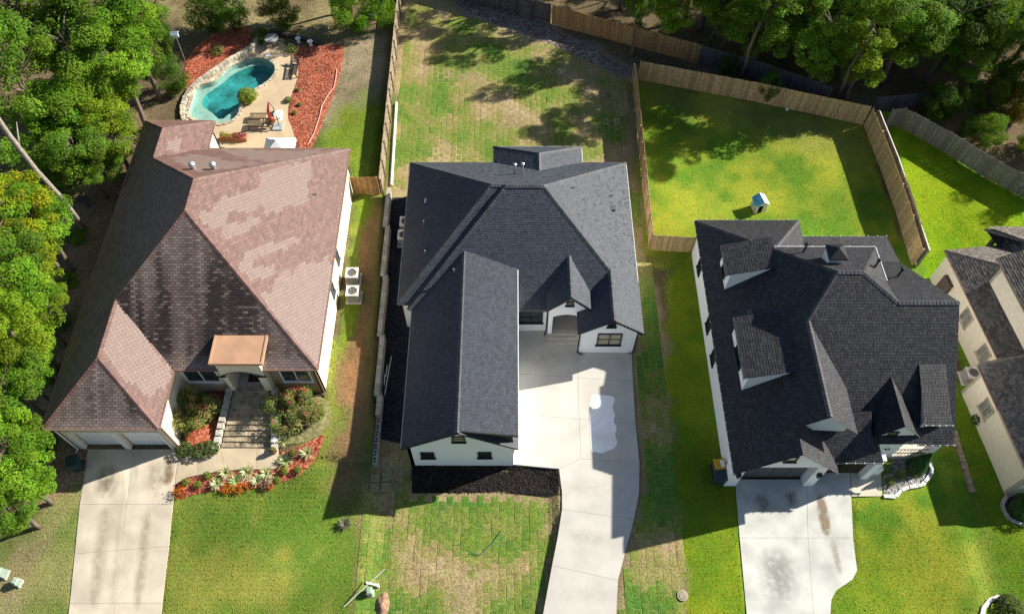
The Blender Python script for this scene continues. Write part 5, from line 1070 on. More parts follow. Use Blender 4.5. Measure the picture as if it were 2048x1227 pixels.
for a in [(335,150,2.4,1.6,'shrub',DRK,'large dark shrub left of the red mulch slope'),(412,22,2.6,1.8,'shrub',DRK,'dark shrub at the top edge right of the birdhouse'),(455,20,2.8,1.9,'shrub',DRK,'dark shrub at the top edge above the red mulch slope'),
  (322,70,3.0,1.1,'shrub',DRK,'dark shrub behind the birdhouse'),(560,20,2.4,1.7,'shrub',(0.9,0.75,0.7),'thin brownish shrub at the top edge behind the pool'),(520,70,1.4,0.8,'shrub',DRK,'small dark shrub beside the end of the pool wall'),
  (705,22,2.6,2.1,'shrub',BRT,'leafy tree over the white garden things at the top'),(765,10,3.0,1.1,'shrub',BRT,'light branch of a tree next to the weathered fence')]: tree(*a, PS, 'garden_tree' if a[5] is GRN or a[5] is BRT else 'shrub')
tree_at(748,38,6.0,2.0,'tall',GRN,'tall tree by the weathered fence at the top edge, lower limbs only', PS, 'garden_tree'); tree_at(668,30,6.5,1.8,'tall',GRN,'tall tree at the top edge behind the broad red mulch', PS, 'garden_tree')
# bare pale trunks of tall trees that lean out of the picture
def pole_tree(label, base, top, r0, r1, limbs=3, bark=M_BARKG):
    t = thing('bare_trunk_tree', label, 'tree', base); mb = MB(); b = Vector(base); q = Vector(top)-b; mb.tube([q*k/6+Vector((0.12*sin(k*2), 0.1*cos(k), 0)) for k in range(7)], [r0+(r1-r0)*k/6 for k in range(7)], 9)
    for k in range(limbs):
        s = q*(0.45+0.15*k); mb.tube([s, s+Vector((R.uniform(-1.5,1.5), R.uniform(-1.5,1.5), R.uniform(0.4,1.2)))], [r1*0.6, 0.015], 5)
    mb.obj('trunk', bark, t, True)
    i = R.randrange(4); c = link('crown', TREES['round'][i][1], t); c.location = q-Vector((0,0,4.5)); c.scale = (0.85,0.85,0.75); c.color = (*GRN,1); return t
b = at(106,378,5.0); pole_tree('tall tree with pale slanting trunk at the left edge', (b.x,b.y,0.7), (b.x-0.2,b.y,19), 0.19, 0.14, 1)
b = at(75,648,3.0); pole_tree('tall tree with short pale trunk showing at the left edge', (b.x,b.y,0.7), (b.x-1.5,b.y-0.8,13), 0.2, 0.15)
for u, v, lab in [(1478,162,'tall bare trunk rising just behind the pale fence'),(1668,205,'grey trunk behind the pale fence near its corner'),(1615,110,'thin grey trunk in the shade of the wood')]:
    b = gnd(u, v); pole_tree(lab, (b.x,b.y,b.z), (b.x+0.3,b.y+0.2,9.5), 0.15, 0.11, 2, M_BARK)

# ------------------------------------------------------------ grass tufts standing on the lawns
M_TUFT = leafmat('grass_blades', 0.6, 0.3)
PAVED = [[(1030,655),(1262,690),(1279,925),(1278,985),(1236,1160),(1230,1300),(1078,1300),(1124,1018),(1118,937),(1020,928)], [(176,898),(359,898),(317,1300),(128,1300)], [(1470,945),(1762,945),(1764,992),(1706,1000),(1714,1140),(1660,1200),(1658,1300),(1497,1300)], [(349,1003),(560,975),(652,870),(652,780),(340,780)],
  [(368,300),(366,40),(700,40),(690,130),(620,310)], [(1764,994),(1800,900),(1860,905),(1866,950),(1815,980)], [(824,925),(1123,930),(1125,990),(824,988)]]
def tufts(zone, count, label, size=(0.035,0.07)):
    rs = np.random.RandomState(zone*13+1); jj, ii = np.nonzero(quad_zone == zone); k = rs.randint(0, len(jj), count); x = gx[ii[k]]+rs.rand(count)*RES; y = gy[jj[k]]+rs.rand(count)*RES
    i0 = np.clip(((y-Y0)/RES).round().astype(int), 0, ny-1); i1 = np.clip(((x-X0)/RES).round().astype(int), 0, nx-1); z = GZb[i0, i1]; col = C[i0, i1]
    w_ = y*_c-(z-CAMZ)*_s; u = 1024+FPX*x/w_; v = 613.5-FPX*(y*_s+(z-CAMZ)*_c)/w_
    ok = (u > -60) & (u < 2110) & (v > -60) & (v < 1290)
    for pv in PAVED: ok &= polymask(u, v, pv, 1e-3) < 0.5
    x, y, z, col = x[ok], y[ok], z[ok], col[ok]; n = len(x); a = rs.rand(n)*6.283; s = size[0]+rs.rand(n)*(size[1]-size[0]); ln = (rs.rand(n)-0.5)*0.08
    dx, dy = np.cos(a)*s*0.55, np.sin(a)*s*0.55; ox, oy = -np.sin(a)*ln-0.02, np.cos(a)*ln
    V = np.stack([np.stack([x-dx, y-dy, z-0.01], 1), np.stack([x+dx, y+dy, z-0.01], 1), np.stack([x+dx*0.7+ox, y+dy*0.7+oy, z+s*0.32], 1), np.stack([x-dx*0.7+ox, y-dy*0.7+oy, z+s*0.32], 1)], 1).reshape(-1, 3)
    me = bpy.data.meshes.new('grass_tufts'); me.vertices.add(4*n); me.vertices.foreach_set('co', V.astype(np.float32).ravel()); me.loops.add(4*n); me.loops.foreach_set('vertex_index', np.arange(4*n, dtype=np.int32)); me.polygons.add(n); me.polygons.foreach_set('loop_start', np.arange(0, 4*n, 4, dtype=np.int32)); me.polygons.foreach_set('loop_total', np.full(n, 4, np.int32)); me.update(calc_edges=True)
    cc = np.ones((n, 4, 4), np.float32); cc[:, :, :3] = (col*(1.05+0.4*rs.rand(n, 1)))[:, None, :]; at_ = me.color_attributes.new('tint', 'FLOAT_COLOR', 'CORNER'); at_.data.foreach_set('color', cc.ravel())
    me.materials.append(M_TUFT); tag(link('grass_tufts', me), label, 'grass', kind='stuff')
tufts(1, 70000, 'short grass standing on the olive lawn at the left'); tufts(3, 50000, 'short grass standing on the lime lawn'); tufts(4, 25000, 'short grass of the bright lawn at the right edge'); tufts(2, 60000, 'thin grass and straw between the sod squares', (0.03,0.06))
# ------------------------------------------------------------ pool
PB = thing('swimming_pool', 'freeform turquoise swimming pool with stone coping', 'pool', (POOL[0].x, POOL[0].y, 0)); PB.location = (0,0,0)
zc = sum(h(p.x, p.y) for p in POOL)/len(POOL)+DZ
M_PLAST = mat('pale_pool_plaster', (0.36,0.45,0.39), 0.8, 0.2, 1.5); M_PLASTD = mat('teal_pool_plaster', (0.03,0.22,0.215), 0.8, 0.45, 0.8, detail=6)
def water_mat():
    m = bpy.data.materials.new('pool_water'); m.use_nodes = True; nt = m.node_tree; N = nt.nodes; L = nt.links; N.remove(N['Principled BSDF'])
    tr = N.new('ShaderNodeBsdfTransparent'); tr.inputs[0].default_value = (0.80,0.96,0.95,1); gl = N.new('ShaderNodeBsdfGlossy'); gl.inputs['Roughness'].default_value = 0.03
    fr = N.new('ShaderNodeLayerWeight'); fr.inputs['Blend'].default_value = 0.5; pw = N.new('ShaderNodeMath'); pw.operation = 'POWER'; pw.inputs[1].default_value = 3.0; ad = N.new('ShaderNodeMath'); ad.operation = 'MULTIPLY_ADD'; ad.inputs[1].default_value = 0.5; ad.inputs[2].default_value = 0.025; ms = N.new('ShaderNodeMixShader'); g = N.new('ShaderNodeNewGeometry')
    t = N.new('ShaderNodeTexNoise'); t.inputs['Scale'].default_value = 2.2; t.inputs['Detail'].default_value = 3; L.new(g.outputs['Position'], t.inputs['Vector'])
    bp = N.new('ShaderNodeBump'); bp.inputs['Distance'].default_value = 0.04; L.new(t.outputs[0], bp.inputs['Height']); L.new(bp.outputs[0], gl.inputs['Normal']); L.new(bp.outputs[0], fr.inputs['Normal'])
    L.new(fr.outputs['Facing'], pw.inputs[0]); L.new(pw.outputs[0], ad.inputs[0]); L.new(ad.outputs[0], ms.inputs[0]); L.new(tr.outputs[0], ms.inputs[1]); L.new(gl.outputs[0], ms.inputs[2]); L.new(ms.outputs[0], N['Material Output'].inputs[0]); return m
deep = smooth_poly([gnd(u, v).xy for u, v in [(400,206),(404,186),(427,171),(446,158),(459,145),(480,134),(500,126),(522,122),(537,128),(546,137),(546,146),(540,155),(525,166),(505,176),(479,195),(475,208),(461,217),(438,236),(419,217)]], 1)
mb = MB(); n = len(POOL); P3 = lambda pts, z: [(p.x,p.y,z) for p in pts]
mb.add(P3(POOL, zc)+P3(POOL, zc-0.45), [(i,(i+1)%n,n+(i+1)%n,n+i) for i in range(n)]); mb.obj('basin_wall', M_PLAST, PB)
link('shallow_ledge', ring_sheet('shallow_ledge', POOL, deep, 0, M_PLAST), PB)
lg = PB.children[-1].data
for vv in lg.vertices: vv.co.z = zc-0.42
k = len(deep); mb = MB(); mb.add(P3(deep, zc-0.42)+P3(offset_poly(deep,-0.25), zc-1.0), [(i,(i+1)%k,k+(i+1)%k,k+i) for i in range(k)]); mb.obj('deep_wall', M_PLASTD, PB)
me = sheet_mesh('pool_floor', offset_poly(deep,-0.25), 0, M_PLASTD, lambda x, y: zc-1.0, 0.5); link('pool_floor', me, PB)
me = sheet_mesh('water', POOL, 0, water_mat(), lambda x, y: zc-0.12, 0.6); link('water', me, PB)
mb = MB(); r = random.Random(8)
for cx_, cy_, n_ in ((455,190,26),(520,160,18),(430,180,8),(480,150,10),(500,135,8)):
    for _ in range(n_):
        p = gnd(cx_+r.gauss(0,9), cy_+r.gauss(0,2.5)); leaf(mb, Vector((p.x,p.y,zc-0.11)), Vector((0,0,1)), r.uniform(.07,.16), (0.02,0.03,0.02), r)
o_ = mb.obj('floating_leaves', M_LEAF, PB); o_['kind'] = 'stuff'
per = []; acc = 0; 
for i in range(n): per.append((POOL[i], POOL[(i+1) % n]))
M_COPE = mat('coping_stone', (0.43,0.38,0.29), 0.9, 0.3, 4, 0.02, 9, objcol=True)
step = 0; L_next = 0.0; dist = 0.0
cst = [MB().prism([(-0.22,-0.17,0),(0.2,-0.19,0),(0.24,0.0,0),(0.21,0.17,0),(-0.1,0.2,0),(-0.24,0.12,0)], (0,0,0.10)).mesh('coping_stone', M_COPE) for _ in range(1)]
for a, b in per:
    L_ = (b-a).length; d = (b-a)/L_ if L_ > 0 else Vector((1,0))
    while L_next < dist+L_:
        q = a+d*(L_next-dist); nrm = Vector((d.y,-d.x)); u, v = project(q.x, q.y, zc)
        c_ = link('coping_stone', cst[0], PB); out = nrm if (offset_poly([a,b,a], 0) and polymask(np.array([q.x+nrm.x*0.2]), np.array([q.y+nrm.y*0.2]), [tuple(p) for p in POOL], 1e-6)[0] < 0.5) else -nrm
        q2 = q+out*0.12; c_.location = (q2.x, q2.y, zc-0.02); c_.rotation_euler = (0,0,atan2(d.y,d.x)+R.uniform(-0.2,0.2)); kk = R.uniform(0.75,1.25); c_.color = (kk,kk,kk*R.uniform(0.9,1),1)
        s_ = R.uniform(0.6,0.85); c_.scale = (s_, s_, 1); L_next += 0.46*s_
    dist += L_
# raised curved stone wall along the back of the pool
SW = thing('pool_stone_wall', 'low curved stone wall backing the pool below the red mulch', 'wall', (0,0,0))
wp = [gnd(u, v) for u, v in [(372,250),(366,232),(368,208),(380,188),(400,168),(432,148),(465,126),(490,113),(507,102),(516,88),(515,80)]]
cl = []
for i in range(len(wp)-1): cl += [wp[i].lerp(wp[i+1], t/4) for t in range(4)]
cl += [wp[-1]]; 
for _ in range(3): cl = [cl[0]]+[(cl[i-1]+cl[i]*2+cl[i+1])/4 for i in range(1, len(cl)-1)]+[cl[-1]]
for i in range(len(cl)-1):
    a, b = cl[i], cl[i+1]; c = (a+b)/2; L_ = (b-a).length; ang = atan2(b.y-a.y, b.x-a.x); hh = 0.30+0.25*sst(0, 25, i)
    for k in range(2):
        o = MB().obox((c.x+R.uniform(-.03,.03), c.y+R.uniform(-.03,.03), h(c.x,c.y)+k*hh/2), L_-0.02, 0.34-0.04*k, hh/2-0.012, ang+R.uniform(-.06,.06)).obj('wall_stone', M_COPE, SW); kk = R.uniform(0.7,1.3); o.color = (kk,kk,kk,1)

# ------------------------------------------------------------ pool furniture
M_TEAK = mat('dark_teak', (0.15,0.115,0.07), 0.7, 0.25, 9)
def lounger(loc, rz, label, m=M_TEAK, group='wooden pool loungers'):
    t = thing('lounge_chair', label, 'lounge chair', loc, rz, group)
    for sx in (-0.28, 0.28): MB().box(-0.95,0.95,sx-0.03,sx+0.03,0.28,0.36).obj('side_rail', m, t)
    for x in (-0.85, 0.75):
        for sy in (-0.28, 0.28): MB().box(x-0.035,x+0.035,sy-0.035,sy+0.035,0,0.28).obj('leg', m, t)
    for k in range(11): MB().box(-0.92+k*0.115,-0.85+k*0.115,-0.25,0.25,0.36,0.385).obj('slat', m, t)
    br = link('backrest', MB().box(0.40,0.98,-0.28,-0.24,0,0.03).box(0.40,0.98,0.24,0.28,0,0.03).mesh('backrest', m), t); br.location = (0,0,0.36)
    for k in range(5): MB().box(0.42+k*0.115,0.49+k*0.115,-0.24,0.24,0.0,0.03).obj('slat', m, br)
    br.rotation_euler = (0,-0.55,0); br.location = (0.17,0,0.42-0.30); return t
p = gnd(527,240); lounger((p.x,p.y,p.z+DZ), 0.0, 'wooden lounge chair by the pool, farther of the two')
p = gnd(524,256); lounger((p.x,p.y,p.z+DZ), -0.04, 'wooden lounge chair by the pool, nearer the house')
p = gnd(590,146); lounger((p.x-0.05,p.y+0.2,p.z+DZ), 1.6, 'black lounge chair at the right rim of the pool deck', M_BLACK, 'single black lounger')
# cantilever umbrella, closed red canopy
p = gnd(557,256); U = thing('patio_umbrella', 'folded red cantilever umbrella on a grey weighted base', 'umbrella', (p.x,p.y,p.z+DZ)); U.scale = (0.85,0.85,0.82)
MB().box(-0.42,0.42,-0.42,0.42,0,0.12).obj('base', mat('grey_base', (0.33,0.36,0.37), 0.5), U)
MB().tube([(0.1,0.1,0.1),(0.12,0.15,1.2),(0.0,0.3,2.2),(-0.3,0.45,2.6)], 0.035, 8).obj('mast', M_GUTTERG, U)
MB().tube([(-0.3,0.45,2.6),(-0.55,0.35,1.6),(-0.45,0.1,0.75),(-0.35,0.0,0.5)], [0.05,0.13,0.2,0.12], 9).obj('canopy', mat('red_fabric', (0.42,0.05,0.03), 0.85, 0.2, 8), U)
MB().tube([(0.12,0.15,0.9),(-0.2,0.3,1.4),(-0.5,0.35,1.9)], 0.02, 6).obj('strut', M_GUTTERG, U)
p = gnd(560,244); T_ = thing('side_table', 'small round white table behind the umbrella base', 'table', (p.x,p.y+0.25,p.z+DZ)); MB().lathe((0,0,0.5), [(0.38,0),(0.38,0.03)], 18).obj('table_top', M_TRIMW, T_); MB().lathe((0,0,0), [(0.2,0),(0.05,0.05),(0.04,0.5)], 10).obj('pedestal', M_TRIMW, T_)
# white pop-up canopy beside the house
p = at(558,289,3.0); p.z = h(p.x,p.y); CP = thing('canopy_tent', 'white pop-up canopy with vented peak half hidden by the brown roof', 'canopy', (p.x,p.y-0.3,p.z+DZ)); mw = mat('white_canopy_fabric', (0.78,0.78,0.77), 0.8, 0.04, 4)
q = 1.05; zt = 2.1
MB().add([(-q,-q,zt),(q,-q,zt),(q,q,zt),(-q,q,zt),(-0.35,-0.35,zt+0.5),(0.35,-0.35,zt+0.5),(0.35,0.35,zt+0.5),(-0.35,0.35,zt+0.5),(-q,-q,zt-0.2),(q,-q,zt-0.2),(q,q,zt-0.2),(-q,q,zt-0.2)], [(0,1,5,4),(1,2,6,5),(2,3,7,6),(3,0,4,7),(8,9,1,0),(9,10,2,1),(10,11,3,2),(11,8,0,3)]).obj('canopy_roof', mw, CP)
MB().add([(-0.42,-0.42,zt+0.55),(0.42,-0.42,zt+0.55),(0.42,0.42,zt+0.55),(-0.42,0.42,zt+0.55),(0,0,zt+0.85)], [(0,1,4),(1,2,4),(2,3,4),(3,0,4)]).obj('vent_cap', mw, CP)
for sx in (-1,1):
    for sy in (-1,1): MB().tube([(sx*q,sy*q,0),(sx*q,sy*q,zt)], 0.03, 6).obj('leg', M_GUTTERG, CP)
# birdhouse
b = gnd(372,126); tp = at(355,80,3.0); B_ = thing('birdhouse', 'white and grey birdhouse on a thin tall pole by the dark shrub', 'birdhouse', b)
MB().tube([(0,0,0),(tp.x-b.x,tp.y-b.y,2.6)], 0.03, 6).obj('pole', M_METAL, B_); o = Vector((tp.x-b.x,tp.y-b.y,2.6))
MB().obox(o, 0.42, 0.34, 0.32, 0.3).obj('box', M_TRIMW, B_); MB().add([o+Vector(v) for v in [(-0.28,-0.26,0.32),(0.28,-0.26,0.32),(0.28,0.26,0.32),(-0.28,0.26,0.32),(-0.28,0,0.52),(0.28,0,0.52)]], [(0,1,5,4),(2,3,4,5),(0,4,3),(1,2,5),(3,2,1,0)]).obj('roof', mat('grey_blue_roof', (0.25,0.33,0.38), 0.6), B_)
MB().lathe(o+Vector((0.0,-0.176,0.15)), [(0.05,0),(0.05,0.02)], 8).obj('entrance_hole', M_BLACK, B_)
# garden stools, round table, stone, pot on the far deck
for (u, v), lab in (((598,86),'white stool on the red mulch, left of the two'), ((622,92),'white stool on the red mulch, right of the two')):
    p = gnd(u, v); t = thing('garden_stool', lab, 'stool', (p.x,p.y,p.z+0.06), 0, 'white garden stools'); MB().lathe((0,0,0), [(0.16,0),(0.13,0.1),(0.13,0.35),(0.2,0.4)], 12).obj('pedestal', M_TRIMW, t); MB().lathe((0,0,0.4), [(0.22,0),(0.23,0.03),(0.2,0.06)], 14).obj('seat', M_TRIMW, t)
p = gnd(548,92); t = thing('patio_table', 'round grey patio table at the shaded end of the pool deck', 'table', (p.x,p.y,p.z+DZ)); MB().lathe((0,0,0.68), [(0.55,0),(0.55,0.03)], 20).obj('table_top', mat('grey_tabletop', (0.30,0.31,0.30), 0.4), t)
for k in range(4): MB().tube([(0.1*cos(k*1.57),0.1*sin(k*1.57),0.68),(0.4*cos(k*1.57),0.4*sin(k*1.57),0)], 0.02, 5).obj('leg', M_BLACK, t)
p = gnd(536,112); tag(MB().lathe((p.x,p.y,p.z+DZ), [(0.2,0),(0.22,0.02),(0.12,0.04)], 12).obj('skimmer_lid', M_TRIMW), 'round white skimmer lid set in the pool deck', 'lid')
# small potted flowers against the house
for (u, v), col, lab in (((452,298),(0.28,0.30,0.05),'planter box of green leaves behind the brown roof edge'), ((478,299),(0.30,0.05,0.06),'planter of red flowers behind the brown roof edge')):
    p = gnd(u, v); t = thing('planter', lab, 'planter', (p.x,p.y+0.9,p.z+DZ), 0, 'planters behind the house'); MB().box(-0.5,0.5,-0.2,0.2,0,0.35).obj('box', mat('terracotta', (0.38,0.15,0.08), 0.85), t)
    mb = MB(); r = random.Random(u)
    for _ in range(140): leaf(mb, Vector((r.uniform(-.5,.5), r.uniform(-.22,.22), 0.4+r.uniform(0,.22))), Vector((r.gauss(0,.5), r.gauss(0,.5), 1)), r.uniform(.08,.15), tuple(c*r.uniform(.6,1.3) for c in col), r)
    mb.obj('foliage', M_LEAF, t)

# ------------------------------------------------------------ garden plants
def bush_mesh(seed, rx, rz, cols, n, ls, asp=0.62, flowers=None, fl_n=0, shape='ball'):
    r = random.Random(seed); mb = MB(); fb = MB()
    for _ in range(n):
        d = Vector((r.gauss(0,1), r.gauss(0,1), r.gauss(0,1))).normalized()
        k = r.uniform(0.55,1)**0.4*(1+0.25*mnoise.noise(d*2+Vector((seed,0,0))))
        p = Vector((d.x*rx*k, d.y*rx*k, rz+d.z*rz*k))
        if shape == 'cone': zz = r.random()**1.4; w = rx*(1-zz)**0.75*r.uniform(0.6,1.0); a = r.uniform(0,6.28); p = Vector((w*cos(a), w*sin(a), zz*2*rz)); d = Vector((cos(a), sin(a), 0.5))
        c = r.choice(cols); v = r.uniform(0.65,1.3); leaf(mb, p, d*0.8+Vector((r.gauss(0,.4), r.gauss(0,.4), 0.5+r.gauss(0,.3))), r.uniform(*ls), tuple(x*v for x in c), r, asp)
    for _ in range(fl_n):
        d = Vector((r.gauss(0,1), r.gauss(0,1), abs(r.gauss(0,1)))).normalized(); c0 = Vector((d.x*rx, d.y*rx, rz+d.z*rz)); c = r.choice(flowers)
        for _ in range(14): leaf(fb, c0+Vector((r.gauss(0,.09), r.gauss(0,.09), r.gauss(0,.09))), Vector((r.gauss(0,1), r.gauss(0,1), 1)), r.uniform(.04,.08), tuple(x*r.uniform(.7,1.25) for x in c), r, 0.9)
    return mb.mesh('foliage', M_LEAF), (fb.mesh('blossoms', M_LEAF) if fl_n else None)
def stems(t, rx, ht, n, rad=0.03):
    mb = MB()
    for k in range(n): a = k*2.4; mb.tube([(0.1*cos(a),0.1*sin(a),-0.1),(0.3*rx*cos(a),0.3*rx*sin(a),ht*0.6),(0.6*rx*cos(a),0.6*rx*sin(a),ht*1.3)], [rad, rad*0.7, rad*0.3], 5)
    mb.obj('stems', M_BARK, t)
G1c = [(0.10,0.145,0.035),(0.13,0.15,0.05),(0.085,0.12,0.03)]; PINK = [(0.42,0.10,0.10),(0.50,0.17,0.14),(0.36,0.08,0.09)]; HOT = [(0.60,0.03,0.09),(0.48,0.03,0.07)]
def myrtle(seed, rx, rz, flowers, nfl):
    r = random.Random(seed); mb = MB(); fb = MB(); cl = []
    while len(cl) < 16:
        d = Vector((r.uniform(-1,1), r.uniform(-1,1), r.uniform(-0.8,1)))
        if d.length < 1: cl.append((Vector((d.x*rx, d.y*rx, rz+d.z*rz)), r.uniform(0.22,0.42)))
    for k, (c, rad) in enumerate(cl):
        g = r.uniform(0.8,1.2); base = r.choice([(0.24,0.27,0.07),(0.18,0.24,0.05),(0.28,0.27,0.09),(0.14,0.20,0.05)])
        for _ in range(150):
            d = Vector((r.gauss(0,1), r.gauss(0,1), r.gauss(0,1))).normalized(); p = c+d*rad*r.uniform(0.3,1.15); v = g*r.uniform(0.65,1.3)
            leaf(mb, p, d*0.5+Vector((r.gauss(0,.5), r.gauss(0,.5), 0.8)), r.uniform(0.08,0.16), tuple(x*v for x in base), r, 0.5)
    for k in range(nfl):
        c, rad = r.choice(cl); d = Vector((r.gauss(0,.6), r.gauss(0,.6), 1)).normalized(); c0 = c+d*rad; col = r.choice(flowers)
        for _ in range(16): leaf(fb, c0+Vector((r.gauss(0,.07), r.gauss(0,.07), r.gauss(0,.07))), Vector((r.gauss(0,1), r.gauss(0,1), 1)), r.uniform(.05,.10), tuple(x*r.uniform(.7,1.25) for x in col), r, 0.9)
    return mb.mesh('foliage', M_LEAF), fb.mesh('blossoms', M_LEAF)
PINK = [(0.52,0.20,0.16),(0.58,0.28,0.22),(0.46,0.14,0.13)]; HOT = [(0.66,0.04,0.10),(0.60,0.08,0.12)]
for (u, v, zc_, rx, rz, fl, n, lab) in [(378,838,1.7,0.95,0.7,PINK,12,'crape myrtle with pink blossoms left of the stone steps, front one'),(378,800,2.1,0.7,0.9,PINK,4,'dark crape myrtle against the wall left of the stone steps'),(412,815,1.8,0.85,0.7,PINK,9,'crape myrtle with pale pink tips beside the stone steps'),
   (556,805,1.8,0.85,0.8,PINK,6,'crape myrtle leaning over the right side of the stone steps'),(597,803,2.0,0.8,0.7,HOT,12,'crape myrtle with hot pink blossoms under the right front window'),(634,822,1.4,0.7,0.6,PINK,5,'loose crape myrtle at the cream house corner'),(578,845,1.1,0.9,0.5,PINK,5,'low spreading shrub on the bed right of the steps')]:
    p = at(u, v, zc_); g = h(p.x,p.y)+0.22; t = thing('crape_myrtle', lab, 'shrub', (p.x,p.y,g), 0, 'crape myrtles by the entry'); fo, bl = myrtle(u+v, rx, rz, fl, n)
    zo = max(0.15, zc_-g-rz); f = link('foliage', fo, t); f.location = (0,0,zo); b_ = link('blossoms', bl, t); b_.location = (0,0,zo); stems(t, rx, max(0.4, zo+rz*0.6), 5)
for (u, v, lab) in [(400,905,'low green shrub at the foot of the left cheek wall'),(372,902,'low pinkish shrub at the garage corner'),(425,900,'low leafy shrub below the red mulch triangle')]:
    p = gnd(u, v); t = thing('low_shrub', lab, 'shrub', (p.x,p.y,p.z+0.05), 0, 'low shrubs below the steps'); fo, bl = bush_mesh(u, 0.5, 0.3, G1c+[(0.10,0.17,0.06)], 500, (0.09,0.16)); link('foliage', fo, t); stems(t, 0.4, 0.3, 3, 0.015)
def rosette(seed, n, ln, c1, c2):
    r = random.Random(seed); mb = MB()
    for i in range(n):
        a = 6.283*i/n+r.uniform(-.2,.2); e = r.uniform(0.25,1.15); L_ = ln*r.uniform(.75,1.1); d = Vector((cos(a)*cos(e), sin(a)*cos(e), sin(e))); s = Vector((-sin(a), cos(a), 0))*0.035; tip = d*L_-Vector((0,0,0.12*L_)); m = d*L_*0.55
        mb.add([-s*0.6, s*0.6, m+s, m-s, tip], [(0,1,2,3),(3,2,4)], tuple(x*r.uniform(.8,1.2) for x in (c1 if i % 3 else c2)))
    return mb
k = 0; names = ['first from the driveway in its row','second along the edge','third along the edge','fourth along the edge','tall one beside the white blooms','near the walkway corner','under the potted plant','nearest the lawn bend','beside the stair post']
for (u, v), lab in zip([(436,968),(453,947),(474,963),(495,945),(516,963),(535,948),(572,923),(616,907),(567,882)], names):
    p = gnd(u, v); t = thing('variegated_yucca', 'variegated cream and green yucca in red mulch, '+lab, 'yucca', (p.x,p.y,p.z+0.06), 0, 'yuccas in the red mulch bed'); rosette(u, 60, 0.58, (0.70,0.72,0.42), (0.25,0.34,0.13)).obj('leaves', M_LEAF, t); MB().lathe((0,0,-0.03), [(0.07,0),(0.05,0.12)], 7).obj('crown_base', M_BARK, t)
ORG = [(0.75,0.17,0.02),(0.80,0.30,0.03),(0.65,0.08,0.02)]; YLW = [(0.80,0.50,0.03)]; CRM = [(0.75,0.72,0.55)]; MAUVE = [(0.42,0.24,0.20)]
for (u, v, fl, rr, lab) in [(360,986,ORG,0.30,'orange chrysanthemum mound at the driveway corner of the bed'),(455,978,ORG,0.22,'orange chrysanthemum left of the yellow blooms'),(465,974,YLW,0.16,'yellow chrysanthemum between the orange mounds'),(480,978,ORG,0.22,'orange chrysanthemum at the middle of the bed edge'),(491,974,ORG,0.22,'red-orange chrysanthemum right of the middle one'),(492,962,CRM,0.15,'white blooms between two yuccas'),(534,972,MAUVE,0.25,'mauve chrysanthemum near the right end of the bed'),(544,972,ORG,0.18,'small orange chrysanthemum beside the mauve one'),(542,961,CRM,0.2,'white blooms behind the mauve chrysanthemum')]:
    p = gnd(u, v); t = thing('chrysanthemum', lab, 'flowers', (p.x,p.y,p.z+0.05), 0, 'autumn flowers in the red mulch bed'); fo, bl = bush_mesh(u*3+v, rr, rr*0.6, G1c, 160, (0.06,0.11), flowers=fl, fl_n=16); link('foliage', fo, t); link('blossoms', bl, t)
BOX = [(0.16,0.23,0.03),(0.20,0.25,0.04)]
for (u, v, lab) in [(374,966,'clipped green ball shrub nearest the driveway'),(398,971,'clipped green ball shrub second from the driveway'),(417,953,'clipped ball shrub in the shadow by the walkway'),(570,944,'yellow-green ball shrub right of the walkway end'),(597,941,'yellow-green ball shrub at the lawn side of the bed'),(556,962,'yellow-green ball shrub at the bed tip near mauve flowers')]:
    p = gnd(u, v); t = thing('ball_shrub', lab, 'shrub', (p.x,p.y,p.z+0.04), 0, 'clipped ball shrubs in the red mulch bed'); fo, _b = bush_mesh(u, 0.22, 0.2, BOX, 420, (0.05,0.09)); link('foliage', fo, t); stems(t, 0.15, 0.2, 2, 0.012)
def potted(u, v, lab, r_=0.26):
    p = gnd(u, v); t = thing('potted_plant', lab, 'potted plant', (p.x,p.y,p.z+0.05)); MB().lathe((0,0,0), [(r_*0.7,0),(r_,0.34),(r_*1.08,0.36),(r_*1.08,0.42),(r_*0.9,0.42),(r_*0.88,0.36)], 16).obj('pot', mat('terracotta_pot', (0.17,0.085,0.05), 0.8), t); fo, _b = bush_mesh(u, r_*0.8, 0.15, [(0.20,0.20,0.04),(0.14,0.17,0.04)], 160, (0.07,0.13)); f = link('foliage', fo, t); f.location = (0,0,0.36); return t
potted(589,911,'terracotta pot with sprouting plant standing in the red mulch')
potted(549,905,'small pot beside the white stair post', 0.17)
# white house number plate, pool side plants
p = gnd(498,200); t = thing('deck_shrub', 'yellow-green leafy shrub in a planting pocket at the pool edge', 'shrub', (p.x,p.y,p.z+DZ)); fo, _b = bush_mesh(5, 0.75, 0.42, [(0.30,0.36,0.03),(0.14,0.22,0.03),(0.22,0.30,0.03)], 1500, (0.09,0.17)); link('foliage', fo, t); stems(t, 0.5, 0.4, 4, 0.02)
for (u, v, rr, lab) in [(438,108,0.55,'round green shrub on the red mulch slope'),(577,204,0.28,'yellowish small plant at the deck edge beside red mulch'),(600,212,0.18,'tiny plant in the middle of the broad red mulch'),(590,228,0.18,'tiny plant in the red mulch near the umbrella'),(597,182,0.16,'tiny pale plant at the upper red mulch'),(584,105,0.5,'grey-green plant in a pale bowl by the black lounger')]:
    p = gnd(u, v); t = thing('garden_plant', lab, 'plant', (p.x,p.y,p.z+0.07), 0, 'plants round the pool'); fo, _b = bush_mesh(u+v, rr, rr*0.6, [(0.12,0.19,0.035),(0.19,0.22,0.05)], int(500*rr+120), (0.08,0.15)); link('foliage', fo, t); stems(t, rr*0.6, rr*0.5, 3, 0.012)
